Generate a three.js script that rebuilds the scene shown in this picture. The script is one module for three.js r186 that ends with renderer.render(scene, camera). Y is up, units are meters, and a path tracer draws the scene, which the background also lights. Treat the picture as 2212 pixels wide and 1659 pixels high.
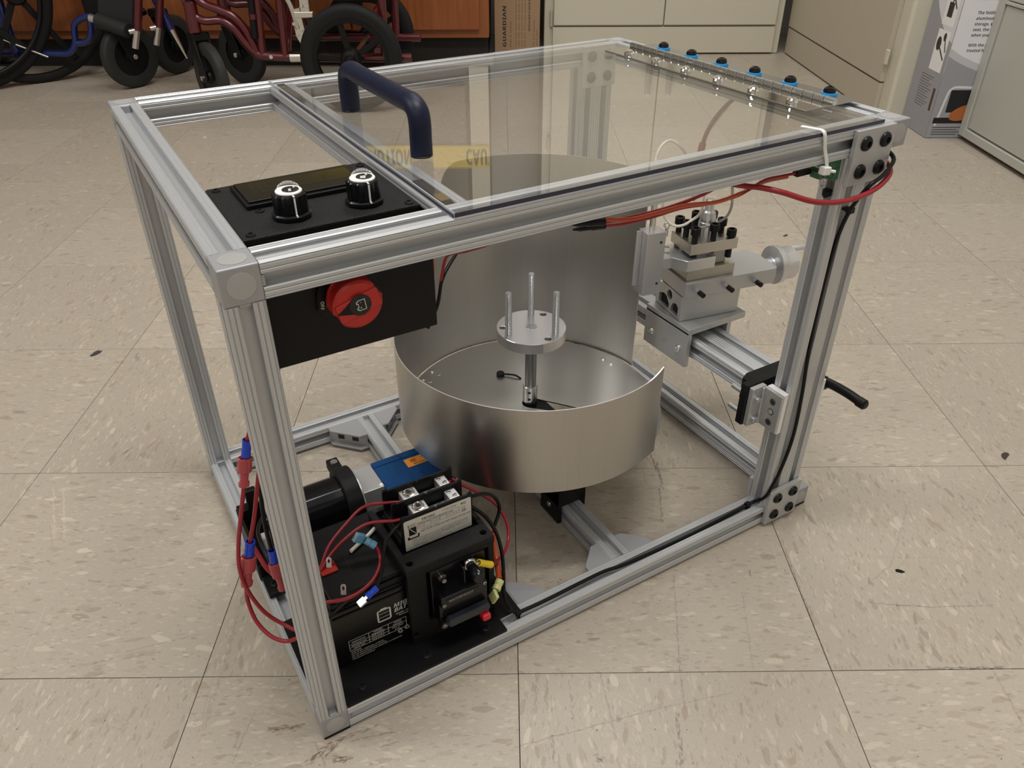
import * as THREE from 'three';
import { RoundedBoxGeometry } from 'three/addons/geometries/RoundedBoxGeometry.js';
import { mergeGeometries, toCreasedNormals } from 'three/addons/utils/BufferGeometryUtils.js';
import { RectAreaLightUniformsLib } from 'three/addons/lights/RectAreaLightUniformsLib.js';
import { ImprovedNoise } from 'three/addons/math/ImprovedNoise.js';

// ---------------------------------------------------------------- camera, light, exposure
const scene = new THREE.Scene();
const camera = new THREE.PerspectiveCamera(51.95, 2212 / 1659, 0.01, 40);
camera.rotation.order = 'YXZ';
camera.rotation.set(-0.59428, -0.53356, -0.0016);
camera.position.set(-0.06187, 0.66058, 0.43578);
const renderer = new THREE.WebGLRenderer({ antialias: true });
renderer.toneMapping = THREE.LinearToneMapping;
renderer.toneMappingExposure = 1.22;
renderer.shadowMap.enabled = true;
RectAreaLightUniformsLib.init();
scene.background = new THREE.Color(0x000000);

const ROOM_YAW = -0.52392, ROOM_X = -0.07889, ROOM_Z = -0.12357;     // the room (and its floor tiles) stands turned to the machine's frame
const CEIL = 2.75;
const LAMPS = [[0.45, -0.1, 13], [-1.75, -0.1, 9], [0.45, 2.4, 4], [-1.75, 2.4, 4.5], [0.7, -1.95, 5.5]];   // ceiling lights: room x, room z, brightness

// ---------------------------------------------------------------- helpers
let seed = 7;
const rnd = () => { seed = (seed * 1664525 + 1013904223) >>> 0; return seed / 4294967296; };
const reseed = (s) => { seed = s >>> 0; };
const rr = (a, b) => a + (b - a) * rnd();
const V = (a) => new THREE.Vector3(a[0], a[1], a[2]);
const OFF = new Map(), USED = new Map();
const cosY = Math.cos(ROOM_YAW), sinY = Math.sin(ROOM_YAW);
const roomToWorld = (x, y, z) => [ROOM_X + cosY * x + sinY * z, y, ROOM_Z - sinY * x + cosY * z];
function numbered(name) {
  const n = USED.get(name) || 0; USED.set(name, n + 1);
  return n ? name + '_' + String(n).padStart(3, '0') : name;
}
function tag(o, label, category, group) { o.userData.label = label; o.userData.category = category; if (group) o.userData.group = group; return o; }
// a thing: a Group at its base; its parts are written in the coordinates of the machine (or, with room = true, of the room)
function thing(name, label, category, base, { room = false, group, yaw } = {}) {
  const o = new THREE.Group(); o.name = numbered(name); scene.add(o);
  if (room) { o.position.set(...roomToWorld(...base)); o.rotation.y = ROOM_YAW + (yaw || 0); }
  else { o.position.set(...base); if (yaw) o.rotation.y = yaw; }
  OFF.set(o, yaw === undefined ? V(base) : new THREE.Vector3());
  tag(o, label, category, group);
  return o;
}
function structure(name, base = [0, 0, 0]) {
  const o = new THREE.Group(); o.name = name; scene.add(o);
  o.position.set(...roomToWorld(...base)); o.rotation.y = ROOM_YAW; OFF.set(o, V(base));
  o.userData.kind = 'structure';
  return o;
}
// a part: geometry in its thing's coordinates, or about its own origin and placed with at
function part(name, geo, mat, parent, { at, rot, label } = {}) {
  const m = new THREE.Mesh(Array.isArray(geo) ? merge(geo) : geo, mat); m.name = name;
  const p = at ? V(at) : new THREE.Vector3();
  m.position.copy(p).sub(OFF.get(parent));
  if (rot) m.rotation.set(...rot);
  OFF.set(m, p); m.castShadow = m.receiveShadow = true;
  if (label) m.userData.label = label;
  parent.add(m);
  return m;
}
function merge(list) {
  if (list.length === 1) return list[0];
  return mergeGeometries(list.map((g) => { const h = g.index ? g.toNonIndexed() : g; for (const k of Object.keys(h.attributes)) if (!['position', 'normal', 'uv'].includes(k)) h.deleteAttribute(k); return h; }));
}
const box = (x0, x1, y0, y1, z0, z1, r = 0.0006) => {
  const w = x1 - x0, h = y1 - y0, d = z1 - z0, rad = Math.min(r, w / 2.05, h / 2.05, d / 2.05);
  const g = rad > 0 ? new RoundedBoxGeometry(w, h, d, 1, rad) : new THREE.BoxGeometry(w, h, d);
  return g.translate((x0 + x1) / 2, (y0 + y1) / 2, (z0 + z1) / 2);
};
function along(g, axis) {            // y-axis geometry turned so that its y runs along axis
  if (axis === 'x') g.rotateZ(-Math.PI / 2); else if (axis === 'z') g.rotateX(Math.PI / 2); else if (axis === '-z') g.rotateX(-Math.PI / 2); else if (axis === '-x') g.rotateZ(Math.PI / 2);
  return g;
}
function cyl(axis, c, r, len, { r2 = r, seg = 28, bevel = 0.0004 } = {}) {   // centred at c
  const b = Math.min(bevel, r * 0.4, len * 0.4), h = len / 2;
  const pts = [[0, -h], [r - b, -h], [r, -h + b], [r2, h - b], [Math.max(r2 - b, 0), h], [0, h]].map((p) => new THREE.Vector2(Math.max(p[0], 1e-5), p[1]));
  const g = toCreasedNormals(new THREE.LatheGeometry(pts, seg), 0.5);
  return along(g, axis).translate(...c);
}
const lathe = (pts, seg = 32, crease = 0.6) => toCreasedNormals(new THREE.LatheGeometry(pts.map((p) => new THREE.Vector2(Math.max(p[0], 1e-5), p[1])), seg), crease);
function tube(pts, r, { seg, rs = 10, closed = false, tension = 0.5 } = {}) {
  const c = new THREE.CatmullRomCurve3(pts.map(V), closed, 'centripetal', tension);
  return new THREE.TubeGeometry(c, seg || Math.max(12, pts.length * 8), r, rs, closed);
}
function poly(pts) { const s = new THREE.Shape(); pts.forEach((p, i) => (i ? s.lineTo(p[0], p[1]) : s.moveTo(p[0], p[1]))); s.closePath(); return s; }
function extrude(shape, depth, bevel = 0, curve = 12) {
  return new THREE.ExtrudeGeometry(shape, { depth: depth - 2 * bevel, bevelEnabled: bevel > 0, bevelThickness: bevel, bevelSize: bevel, bevelOffset: -bevel, bevelSegments: 1, curveSegments: curve }).translate(0, 0, bevel);
}
// plan polygon in x,z extruded from y0 to y1
function plan(pts, y0, y1, bevel = 0) { return extrude(poly(pts.map((p) => [p[0], -p[1]])), y1 - y0, bevel).rotateX(-Math.PI / 2).translate(0, y0, 0); }
// a bar between two points with a round section
function bar(a, b, r, { seg = 14, r2 = r } = {}) {
  const A = V(a), B = V(b), d = B.clone().sub(A), g = new THREE.CylinderGeometry(r2, r, d.length(), seg);
  g.applyQuaternion(new THREE.Quaternion().setFromUnitVectors(new THREE.Vector3(0, 1, 0), d.clone().normalize()));
  return g.translate((A.x + B.x) / 2, (A.y + B.y) / 2, (A.z + B.z) / 2);
}
// a lathe profile [radius, distance] laid along the line from a towards b
function latheAlong(a, b, prof, seg = 18) {
  const A = V(a), d = V(b).sub(A).normalize(), g = lathe(prof, seg);
  g.applyQuaternion(new THREE.Quaternion().setFromUnitVectors(new THREE.Vector3(0, 1, 0), d));
  return g.translate(A.x, A.y, A.z);
}
const dome = (r, h, seg = 24) => { const p = [[r, 0]]; for (let i = 1; i <= 6; i++) { const t = i / 6 * Math.PI / 2; p.push([r * Math.cos(t), h * Math.sin(t)]); } return lathe(p, seg, 1.0); };
// button-head screw with a hex socket, head pointing along +y from y = 0
function buttonHead(r, h) {
  const body = lathe([[r, 0], [r, h * 0.25], [r * 0.93, h * 0.55], [r * 0.72, h * 0.88], [r * 0.5, h], [r * 0.42, h], [r * 0.4, h * 0.45], [0, h * 0.45]], 24, 0.7);
  return body;
}
const hexPrism = (r, h) => { const g = new THREE.CylinderGeometry(r, r, h, 6); return g.toNonIndexed(); };
function socketHead(r, h, shankR, shankL) {   // head top at y = 0, shank down
  const head = lathe([[shankR, -h], [r - 0.0004, -h], [r, -h + 0.0004], [r, -0.0006], [r - 0.0006, 0], [r * 0.6, 0], [r * 0.55, -h * 0.6], [0, -h * 0.6]], 24, 0.5);
  const sh = []; for (let i = 0; i <= 24; i++) sh.push([shankR - (i % 2 ? 0.0004 : 0), -h - shankL + i / 24 * shankL]);
  return [head, lathe(sh, 16, 0.3)];
}
function threadedRod(r, len, pitch) {
  const n = Math.round(len / pitch) * 2, p = [[0, 0]];
  for (let i = 0; i <= n; i++) p.push([r - (i % 2 ? pitch * 0.32 : 0), i * len / n]);
  p[p.length - 1][0] = r * 0.8; p.push([0, len]);
  return lathe(p, 20, 0.35);
}

// ---------------------------------------------------------------- textures
const noise = new ImprovedNoise();
function canvas(w, h) { const c = document.createElement('canvas'); c.width = w; c.height = h; return c; }
function tex(c, { srgb = true, repeat } = {}) {
  const t = new THREE.CanvasTexture(c); t.wrapS = t.wrapT = THREE.RepeatWrapping;
  if (srgb) t.colorSpace = THREE.SRGBColorSpace; if (repeat) t.repeat.set(...repeat);
  return t;
}
const hex = (r, g, b) => 'rgb(' + [r, g, b].map((v) => Math.max(0, Math.min(255, Math.round(v)))).join(',') + ')';
function grainCanvas(n, base, amp, sx, sy, sd) {      // stretched fine noise, grey
  const c = canvas(n, n), x = c.getContext('2d'), im = x.createImageData(n, n); reseed(sd);
  const kx = Math.max(1, Math.round(n / sx)), ky = Math.max(1, Math.round(n / sy)), g = new Float32Array(kx * ky);
  for (let i = 0; i < g.length; i++) g[i] = rnd();
  for (let j = 0; j < n; j++) for (let i = 0; i < n; i++) {
    const u = i / n * kx, v = j / n * ky, i0 = Math.floor(u), j0 = Math.floor(v), fu = u - i0, fv = v - j0;
    const q = (a, b) => g[(b % ky) * kx + (a % kx)];
    const a = (q(i0, j0) * (1 - fu) + q(i0 + 1, j0) * fu) * (1 - fv) + (q(i0, j0 + 1) * (1 - fu) + q(i0 + 1, j0 + 1) * fu) * fv;
    const l = base + amp * (a - 0.5) + amp * 0.5 * (rnd() - 0.5), k = (j * n + i) * 4;
    im.data[k] = im.data[k + 1] = im.data[k + 2] = l; im.data[k + 3] = 255;
  }
  x.putImageData(im, 0, 0); return c;
}
// ---------------------------------------------------------------- materials
const std = (color, roughness, metalness = 0, extra = {}) => new THREE.MeshStandardMaterial({ color, roughness, metalness, ...extra });
const phys = (o) => new THREE.MeshPhysicalMaterial(o);
const lin = (r, g, b) => new THREE.Color().setRGB(r, g, b);
const gritTex = tex(grainCanvas(256, 128, 230, 2, 2, 11), { srgb: false, repeat: [18, 18] });
const castTex = tex(grainCanvas(256, 150, 60, 3, 3, 12), { srgb: false, repeat: [14, 14] });
const brushV = tex(grainCanvas(512, 128, 120, 2, 200, 13), { srgb: false, repeat: [3, 1] });
const brushCol = tex(grainCanvas(512, 240, 9, 3, 300, 14), { repeat: [3, 1] });
const M = {
  alu: std(lin(0.56, 0.575, 0.595), 0.45, 0.6),
  aluSatin: std(lin(0.52, 0.53, 0.54), 0.42, 0.7, { bumpMap: castTex, bumpScale: 0.00003 }),
  aluMill: std(lin(0.68, 0.69, 0.71), 0.32, 0.85),
  tin: std(lin(0.80, 0.80, 0.79), 0.3, 0.8),
  cast: std(lin(0.38, 0.385, 0.405), 0.45, 0.4, { bumpMap: castTex, bumpScale: 0.00005 }),
  castCap: std(lin(0.44, 0.44, 0.44), 0.4, 0.3),
  plate: std(lin(0.50, 0.505, 0.52), 0.42, 0.5),
  steel: std(lin(0.66, 0.66, 0.65), 0.24, 1),
  darkSteel: std(lin(0.30, 0.30, 0.30), 0.22, 1),
  zinc: std(lin(0.66, 0.69, 0.72), 0.28, 1),
  chrome: std(lin(0.85, 0.85, 0.85), 0.06, 1),
  hole: std(lin(0.012, 0.012, 0.012), 0.6),
  blackOx: phys({ color: lin(0.008, 0.008, 0.009), roughness: 0.38, specularIntensity: 0.5 }),
  blackPl: phys({ color: lin(0.005, 0.005, 0.006), roughness: 0.4, specularIntensity: 0.5 }),
  blackGloss: phys({ color: lin(0.005, 0.005, 0.006), roughness: 0.2, specularIntensity: 0.7 }),
  blackMatte: phys({ color: lin(0.005, 0.005, 0.0055), roughness: 0.6, specularIntensity: 0.5 }),
  blackGrit: phys({ color: lin(0.010, 0.010, 0.0108), roughness: 0.55, specularIntensity: 0.5, bumpMap: gritTex, bumpScale: 0.0003 }),
  blackSheet: phys({ color: lin(0.0035, 0.0035, 0.004), roughness: 0.45, specularIntensity: 0.5 }),
  rubber: phys({ color: lin(0.006, 0.006, 0.006), roughness: 0.75, specularIntensity: 0.5 }),
  redWire: std(lin(0.30, 0.012, 0.022), 0.35),
  orangeWire: std(lin(0.50, 0.075, 0.02), 0.36),
  blackWire: phys({ color: lin(0.004, 0.004, 0.0045), roughness: 0.36, specularIntensity: 0.5 }),
  whiteWire: std(lin(0.78, 0.76, 0.70), 0.4),
  braid: std(lin(0.42, 0.41, 0.39), 0.4, 0.7),
  crimpBlue: phys({ color: lin(0.01, 0.055, 0.55), roughness: 0.3 }),
  crimpRed: phys({ color: lin(0.58, 0.09, 0.11), roughness: 0.3, transmission: 0.25, thickness: 0 }),
  crimpYellow: std(lin(0.80, 0.58, 0.02), 0.35),
  crimpPale: std(lin(0.60, 0.62, 0.26), 0.35),
  crimpSky: phys({ color: lin(0.16, 0.38, 0.55), roughness: 0.25 }),
  red: std(lin(0.46, 0.018, 0.012), 0.4),
  redBtn: std(lin(0.60, 0.015, 0.03), 0.25),
  navy: phys({ color: lin(0.005, 0.008, 0.028), roughness: 0.45, specularIntensity: 0.6 }),
  blueAnod: std(lin(0.012, 0.085, 0.27), 0.38, 0.55),
  white: std(lin(0.85, 0.85, 0.84), 0.4),
  whiteTie: std(lin(0.82, 0.82, 0.80), 0.45),
  acrylic: phys({ color: lin(1, 1, 1), roughness: 0.0, metalness: 0, transmission: 1, thickness: 0, ior: 1.49 }),
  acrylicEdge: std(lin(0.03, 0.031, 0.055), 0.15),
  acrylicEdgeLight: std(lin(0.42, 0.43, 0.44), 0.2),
  clearDome: phys({ color: lin(1, 1, 1), roughness: 0.02, transmission: 1, thickness: 0, ior: 1.45 }),
  pcb: std(lin(0.045, 0.15, 0.075), 0.45),
  skyRing: std(lin(0.02, 0.34, 0.80), 0.35),
  magnet: std(lin(0.045, 0.036, 0.03), 0.5),
  magnetOlive: std(lin(0.14, 0.10, 0.02), 0.4),
  beige: std(lin(0.60, 0.565, 0.46), 0.5),
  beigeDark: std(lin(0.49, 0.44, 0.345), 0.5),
  greyCab: std(lin(0.47, 0.465, 0.42), 0.45),
  gap: std(lin(0.01, 0.009, 0.008), 0.8),
  toe: std(lin(0.012, 0.010, 0.009), 0.7),
  wallPaint: std(lin(0.60, 0.575, 0.52), 0.85),
  ceilTile: std(lin(0.78, 0.77, 0.74), 0.95),
  chairRed: phys({ color: lin(0.085, 0.003, 0.008), roughness: 0.3, metalness: 0.2, clearcoat: 0.7, clearcoatRoughness: 0.12 }),
  chairBlue: phys({ color: lin(0.005, 0.018, 0.12), roughness: 0.3, metalness: 0.2, clearcoat: 0.6, clearcoatRoughness: 0.15 }),
  tyre: phys({ color: lin(0.010, 0.010, 0.010), roughness: 0.65, specularIntensity: 0.5 }),
  casterTyre: phys({ color: lin(0.03, 0.03, 0.03), roughness: 0.55, specularIntensity: 0.5 }),
  greyVinyl: phys({ color: lin(0.022, 0.023, 0.024), roughness: 0.6, specularIntensity: 0.5 }),
  nickel: std(lin(0.72, 0.70, 0.66), 0.22, 1),
};
// ---------------------------------------------------------------- the room: floor of square tiles, walls, ceiling
const TILE = 0.3048;
function drawFlakes(x, n, sd, tint) {                 // one vinyl tile: stretched chips in a speckled ground
  reseed(sd);
  const k = n / TILE;
  x.fillStyle = hex(173 + tint, 163 + tint, 149 + tint); x.fillRect(0, 0, n, n);
  const blot = (cx, cy, l, w, a, col, al) => {
    x.save(); x.translate(cx, cy); x.rotate(a); x.globalAlpha = al; x.fillStyle = col; x.beginPath();
    const m = 9; for (let i = 0; i < m; i++) { const t = i / m * 2 * Math.PI, q = rr(0.65, 1.15); const px = Math.cos(t) * l * q, py = Math.sin(t) * w * q; i ? x.lineTo(px, py) : x.moveTo(px, py); }
    x.closePath(); x.fill(); x.restore();
  };
  for (let i = 0; i < 2900; i++) {
    const t = rnd(), big = rnd() < 0.07;
    const l = (big ? rr(0.005, 0.012) : rr(0.0012, 0.0048)) * k, w = l * rr(0.16, 0.42);
    const sh = rr(-7, 7), col = t < 0.40 ? hex(194 + sh, 184 + sh, 166 + sh) : t < 0.72 ? hex(155 + sh, 142 + sh, 124 + sh) : t < 0.9 ? hex(170 + sh, 159 + sh, 143 + sh) : hex(144 + sh, 133 + sh, 119 + sh);
    const cx = rr(0, n), cy = rr(0, n), a = rr(-0.3, 0.3), al = big ? rr(0.35, 0.75) : rr(0.25, 0.65);
    blot(cx, cy, l, w, a, col, al);
  }
  for (let i = 0; i < 26; i++) blot(rr(0, n), rr(0, n), rr(0.0004, 0.0014) * k, rr(0.0003, 0.0007) * k, rr(0, 3), hex(86, 70, 56), rr(0.5, 0.95));
  x.globalAlpha = 1;
  for (let i = 0; i < 9; i++) {                       // hairline scratches
    x.strokeStyle = rnd() < 0.5 ? 'rgba(120,108,94,0.28)' : 'rgba(228,220,204,0.30)'; x.lineWidth = rr(0.6, 1.4); x.beginPath();
    const a = rr(0, 6.3), px = rr(0, n), py = rr(0, n), l = rr(0.02, 0.12) * k; x.moveTo(px, py); x.quadraticCurveTo(px + Math.cos(a) * l * 0.5 + rr(-8, 8), py + Math.sin(a) * l * 0.5, px + Math.cos(a) * l, py + Math.sin(a) * l); x.stroke();
  }
  const im = x.getImageData(0, 0, n, n);
  for (let i = 0; i < im.data.length; i += 4) { const d = (rnd() - 0.5) * 15; im.data[i] += d; im.data[i + 1] += d; im.data[i + 2] += d; }
  x.putImageData(im, 0, 0);
}
// marks seen on the floor, in room metres: scuffs and stains [x, z, x, z, width, colour, alpha]
const SCUFFS = [];
const mark = (...a) => SCUFFS.push(a);
mark(0.478, -0.124, 0.462, -0.001, 0.0018, '#6b655e', 0.55);
mark(0.462, 0.002, 0.459, 0.040, 0.0020, '#6b655e', 0.50);
mark(0.451, 0.046, 0.446, 0.097, 0.0035, '#5a5654', 0.70);
mark(0.300, 0.076, 0.365, 0.058, 0.0016, '#6b655e', 0.60);
mark(0.365, 0.058, 0.443, 0.037, 0.0016, '#6b655e', 0.45);
mark(0.443, 0.037, 0.508, 0.023, 0.0014, '#6b655e', 0.30);
mark(0.323, -0.001, 0.320, 0.044, 0.0030, '#6b655e', 0.45);
mark(0.332, 0.004, 0.331, 0.039, 0.0020, '#6b655e', 0.40);
mark(0.353, 0.007, 0.355, 0.072, 0.0018, '#6b655e', 0.35);
mark(0.334, 0.067, 0.335, 0.091, 0.0030, '#55504c', 0.45);
mark(0.384, -0.001, 0.391, 0.061, 0.0014, '#6b655e', 0.40);
mark(0.678, -0.083, 0.738, -0.076, 0.0016, '#3a3530', 0.45);
mark(0.738, -0.076, 0.808, -0.078, 0.0014, '#3a3530', 0.30);
mark(0.703, -0.002, 0.779, -0.001, 0.0022, '#3a3530', 0.80);
mark(0.767, 0.001, 0.764, 0.060, 0.0018, '#6b655e', 0.60);
mark(0.672, -0.097, 0.723, -0.135, 0.0022, '#6b655e', 0.35);
mark(0.723, -0.135, 0.789, -0.241, 0.0020, '#6b655e', 0.30);
mark(0.528, 0.013, 0.541, 0.015, 0.0026, '#3a3530', 0.60);
mark(0.563, -0.130, 0.562, -0.122, 0.0020, '#4a3424', 0.70);
mark(0.369, 0.085, 0.377, 0.089, 0.0050, '#3a3530', 0.60);
mark(0.423, -0.000, 0.464, -0.002, 0.0014, '#6b655e', 0.60);
mark(0.490, -0.316, 0.490, -0.266, 0.0030, '#4a4a44', 0.90);
mark(0.486, -0.266, 0.479, -0.208, 0.0030, '#55554e', 0.60);
mark(0.486, -0.335, 0.488, -0.297, 0.0026, '#4a4a44', 0.80);
mark(0.471, -0.306, 0.471, -0.277, 0.0020, '#6b655e', 0.50);
mark(0.547, -0.097, 0.534, -0.001, 0.0014, '#6b655e', 0.30);
mark(0.612, -0.165, 0.609, -0.001, 0.0012, '#3a3530', 0.70);
mark(0.077, 0.057, 0.101, 0.053, 0.0045, '#5b4636', 0.75);
mark(0.104, 0.062, 0.124, 0.063, 0.0012, '#6b655e', 0.50);
mark(0.118, 0.088, 0.138, 0.071, 0.0060, '#4a3424', 0.75);
mark(0.133, 0.082, 0.147, 0.065, 0.0040, '#4a3424', 0.60);
mark(0.141, 0.087, 0.155, 0.083, 0.0060, '#4a3424', 0.65);
mark(0.153, 0.068, 0.190, 0.060, 0.0014, '#4a3424', 0.50);
mark(0.121, 0.068, 0.135, 0.091, 0.0020, '#4a3424', 0.40);
mark(0.235, 0.042, 0.257, 0.044, 0.0060, '#7d7268', 0.55);
mark(0.140, 0.068, 0.175, 0.054, 0.0030, '#4a3424', 0.50);
mark(0.181, 0.074, 0.196, 0.069, 0.0012, '#3a3530', 0.60);
mark(0.018, 0.055, 0.017, -0.018, 0.0050, '#8b8178', 0.50);
mark(0.017, -0.018, 0.011, -0.092, 0.0050, '#8b8178', 0.45);
mark(0.053, 0.090, 0.060, 0.038, 0.0018, '#6b655e', 0.50);
mark(0.051, 0.074, 0.051, 0.056, 0.0030, '#6b655e', 0.45);
mark(-0.083, 0.046, -0.074, 0.047, 0.0120, '#8d857c', 0.60);
mark(-0.066, 0.047, -0.058, 0.047, 0.0120, '#8d857c', 0.60);
mark(0.077, 0.056, 0.109, 0.053, 0.0040, '#5b4636', 0.60);
mark(-0.127, -0.011, -0.065, -0.033, 0.0024, '#8b8178', 0.50);
mark(-0.085, -0.030, -0.022, -0.050, 0.0016, '#7a7168', 0.50);
mark(-0.209, -0.026, -0.158, -0.081, 0.0012, '#d9d0c0', 0.50);
mark(-0.273, -0.275, -0.232, -0.190, 0.0030, '#d8cfbd', 0.50);
mark(-0.260, -0.275, -0.220, -0.190, 0.0030, '#d8cfbd', 0.50);
mark(-0.213, -0.343, -0.206, -0.357, 0.0020, '#4a3424', 0.70);
mark(-0.133, -0.118, -0.122, -0.106, 0.0040, '#9a9086', 0.50);
mark(-0.134, -0.013, -0.102, -0.020, 0.0030, '#6b655e', 0.40);
mark(0.009, -0.321, 0.029, -0.285, 0.0020, '#6b655e', 0.40);

const floorMat = (c) => new THREE.MeshStandardMaterial({ map: tex(c), roughness: 0.42, roughnessMap: null });
const generic = [];
for (let i = 0; i < 6; i++) { const c = canvas(448, 448); drawFlakes(c.getContext('2d'), 448, 100 + i * 17, [0, -3, 2, -1, 3, -2][i]); generic.push(floorMat(c)); }
const floor = structure('floor');
part('floor_slab', new THREE.BoxGeometry(5.9, 0.08, 6.8).translate(-0.95, -0.0432, 0), std(lin(0.37, 0.32, 0.26), 0.5), floor);
part('joint_bed', new THREE.BoxGeometry(TILE * 15, 0.0004, TILE * 13).translate(TILE * -1.5, -0.0029, TILE * -4.5), std(lin(0.03, 0.024, 0.018), 0.9), floor);
const tileGeo = new RoundedBoxGeometry(TILE - 0.0007, 0.003, TILE - 0.0007, 1, 0.0003);
{ // uv from above, one texture per tile face
  const p = tileGeo.attributes.position, uv = tileGeo.attributes.uv;
  for (let i = 0; i < p.count; i++) uv.setXY(i, p.getX(i) / TILE + 0.5, 0.5 - p.getZ(i) / TILE);
}
for (let j = -11; j <= 1; j++) for (let i = -9; i <= 5; i++) {
  const cx = (i + 0.5) * TILE, cz = (j + 0.5) * TILE, turned = ((i + j) % 2 + 2) % 2 === 1;
  const mine = SCUFFS.filter((s) => { const r = 0.25; return Math.min(s[0], s[2]) < cx + r && Math.max(s[0], s[2]) > cx - r && Math.min(s[1], s[3]) < cz + r && Math.max(s[1], s[3]) > cz - r; });
  const near = i >= -1 && i <= 3 && j >= -2 && j <= 0;
  let mat;
  if (mine.length || near) {
    const n = near ? 720 : 400, c = canvas(n, n), x = c.getContext('2d');
    drawFlakes(x, n, 1000 + i * 31 + j * 57, ((i * 7 + j * 3) % 5) - 2);
    const k = n / TILE;
    x.lineCap = 'round';
    for (const s of mine) {
      const P = (X, Z) => { let u = X - cx, v = Z - cz; if (turned) [u, v] = [-v, u]; return [(u / TILE + 0.5) * n, (v / TILE + 0.5) * n]; };
      const a = P(s[0], s[1]), b = P(s[2], s[3]); reseed(Math.round(s[0] * 9999 + s[1] * 777));
      x.strokeStyle = s[5]; const L = Math.hypot(b[0] - a[0], b[1] - a[1]), m = Math.max(3, Math.round(L / 6));
      for (let q = 0; q < m; q++) {
        const t0 = q / m, t1 = (q + 1.2) / m, jx = rr(-0.4, 0.4) * s[4] * k, jy = rr(-0.4, 0.4) * s[4] * k;
        const strands = Math.max(1, Math.round(s[4] / 0.0009));
        for (let f = 0; f < strands; f++) {
          const ox = (rnd() - 0.5) * s[4] * k * 0.9, oy = (rnd() - 0.5) * s[4] * k * 0.9;
          x.globalAlpha = s[6] * rr(0.15, 0.75); x.lineWidth = rr(0.0003, 0.0009) * k; x.beginPath();
          x.moveTo(a[0] + (b[0] - a[0]) * t0 + jx + ox, a[1] + (b[1] - a[1]) * t0 + jy + oy); x.lineTo(a[0] + (b[0] - a[0]) * t1 + jx * 0.6 + ox, a[1] + (b[1] - a[1]) * t1 + jy * 0.6 + oy); x.stroke();
        }
      }
    }
    x.globalAlpha = 1;
    mat = floorMat(c);
  } else mat = generic[((i * 5 + j * 3) % 6 + 6) % 6];
  const flip = near || mine.length ? 0 : (Math.abs(i * 3 + j) % 2) * Math.PI;
  part('tile', tileGeo, mat, floor, { at: [cx, -0.0015 + (((i * 13 + j * 7) % 5) - 2) * 0.00003, cz], rot: [0, (turned ? Math.PI / 2 : 0) + flip, 0] });
}
const shell = (name, g, m) => part(name.replace(/_.*/, '') === 'ceiling' ? 'ceiling_slab' : 'wall_slab', g, m, structure(name));
shell('wall_back', box(-3.9, 2.1, 0, CEIL, -3.4, -3.22, 0), M.wallPaint);
shell('wall_front', box(-3.9, 2.1, 0, CEIL, 3.22, 3.4, 0), M.wallPaint);
shell('wall_left', box(-4.05, -3.87, 0, CEIL, -3.4, 3.4, 0), M.wallPaint);
shell('wall_right', box(1.98, 2.16, 0, CEIL, -3.4, 3.4, 0), M.wallPaint);
shell('ceiling', box(-4.05, 2.16, CEIL, CEIL + 0.12, -3.4, 3.4, 0), M.ceilTile);

LAMPS.forEach(([x, z, e], i) => {
  const where = ['over the machine', 'left of the machine', 'behind the camera', 'in the front left corner', 'in front of the beige cabinets'][i];
  const t = thing('ceiling_light', 'flat white rectangular ceiling light panel ' + where, 'light', [x, CEIL, z], { room: true });
  part('frame', [box(x - 0.62, x + 0.62, CEIL - 0.02, CEIL - 0.0005, z - 0.33, z - 0.30), box(x - 0.62, x + 0.62, CEIL - 0.02, CEIL - 0.0005, z + 0.30, z + 0.33), box(x - 0.62, x - 0.59, CEIL - 0.02, CEIL - 0.0005, z - 0.30, z + 0.30), box(x + 0.59, x + 0.62, CEIL - 0.02, CEIL - 0.0005, z - 0.30, z + 0.30)], M.white, t);
  part('diffuser', box(x - 0.59, x + 0.59, CEIL - 0.012, CEIL - 0.004, z - 0.3, z + 0.3, 0), new THREE.MeshStandardMaterial({ color: 0xffffff, emissive: new THREE.Color().setRGB(1, 0.985, 0.96), emissiveIntensity: 1.6, roughness: 0.6 }), t);
  const L = new THREE.RectAreaLight(new THREE.Color().setRGB(1, 0.985, 0.96), e, 1.18, 0.6);
  L.name = 'light_panel'; L.position.set(...roomToWorld(x, CEIL - 0.016, z));
  L.rotation.order = 'YXZ'; L.rotation.set(-Math.PI / 2, ROOM_YAW, 0);
  scene.add(L);
});

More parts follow.
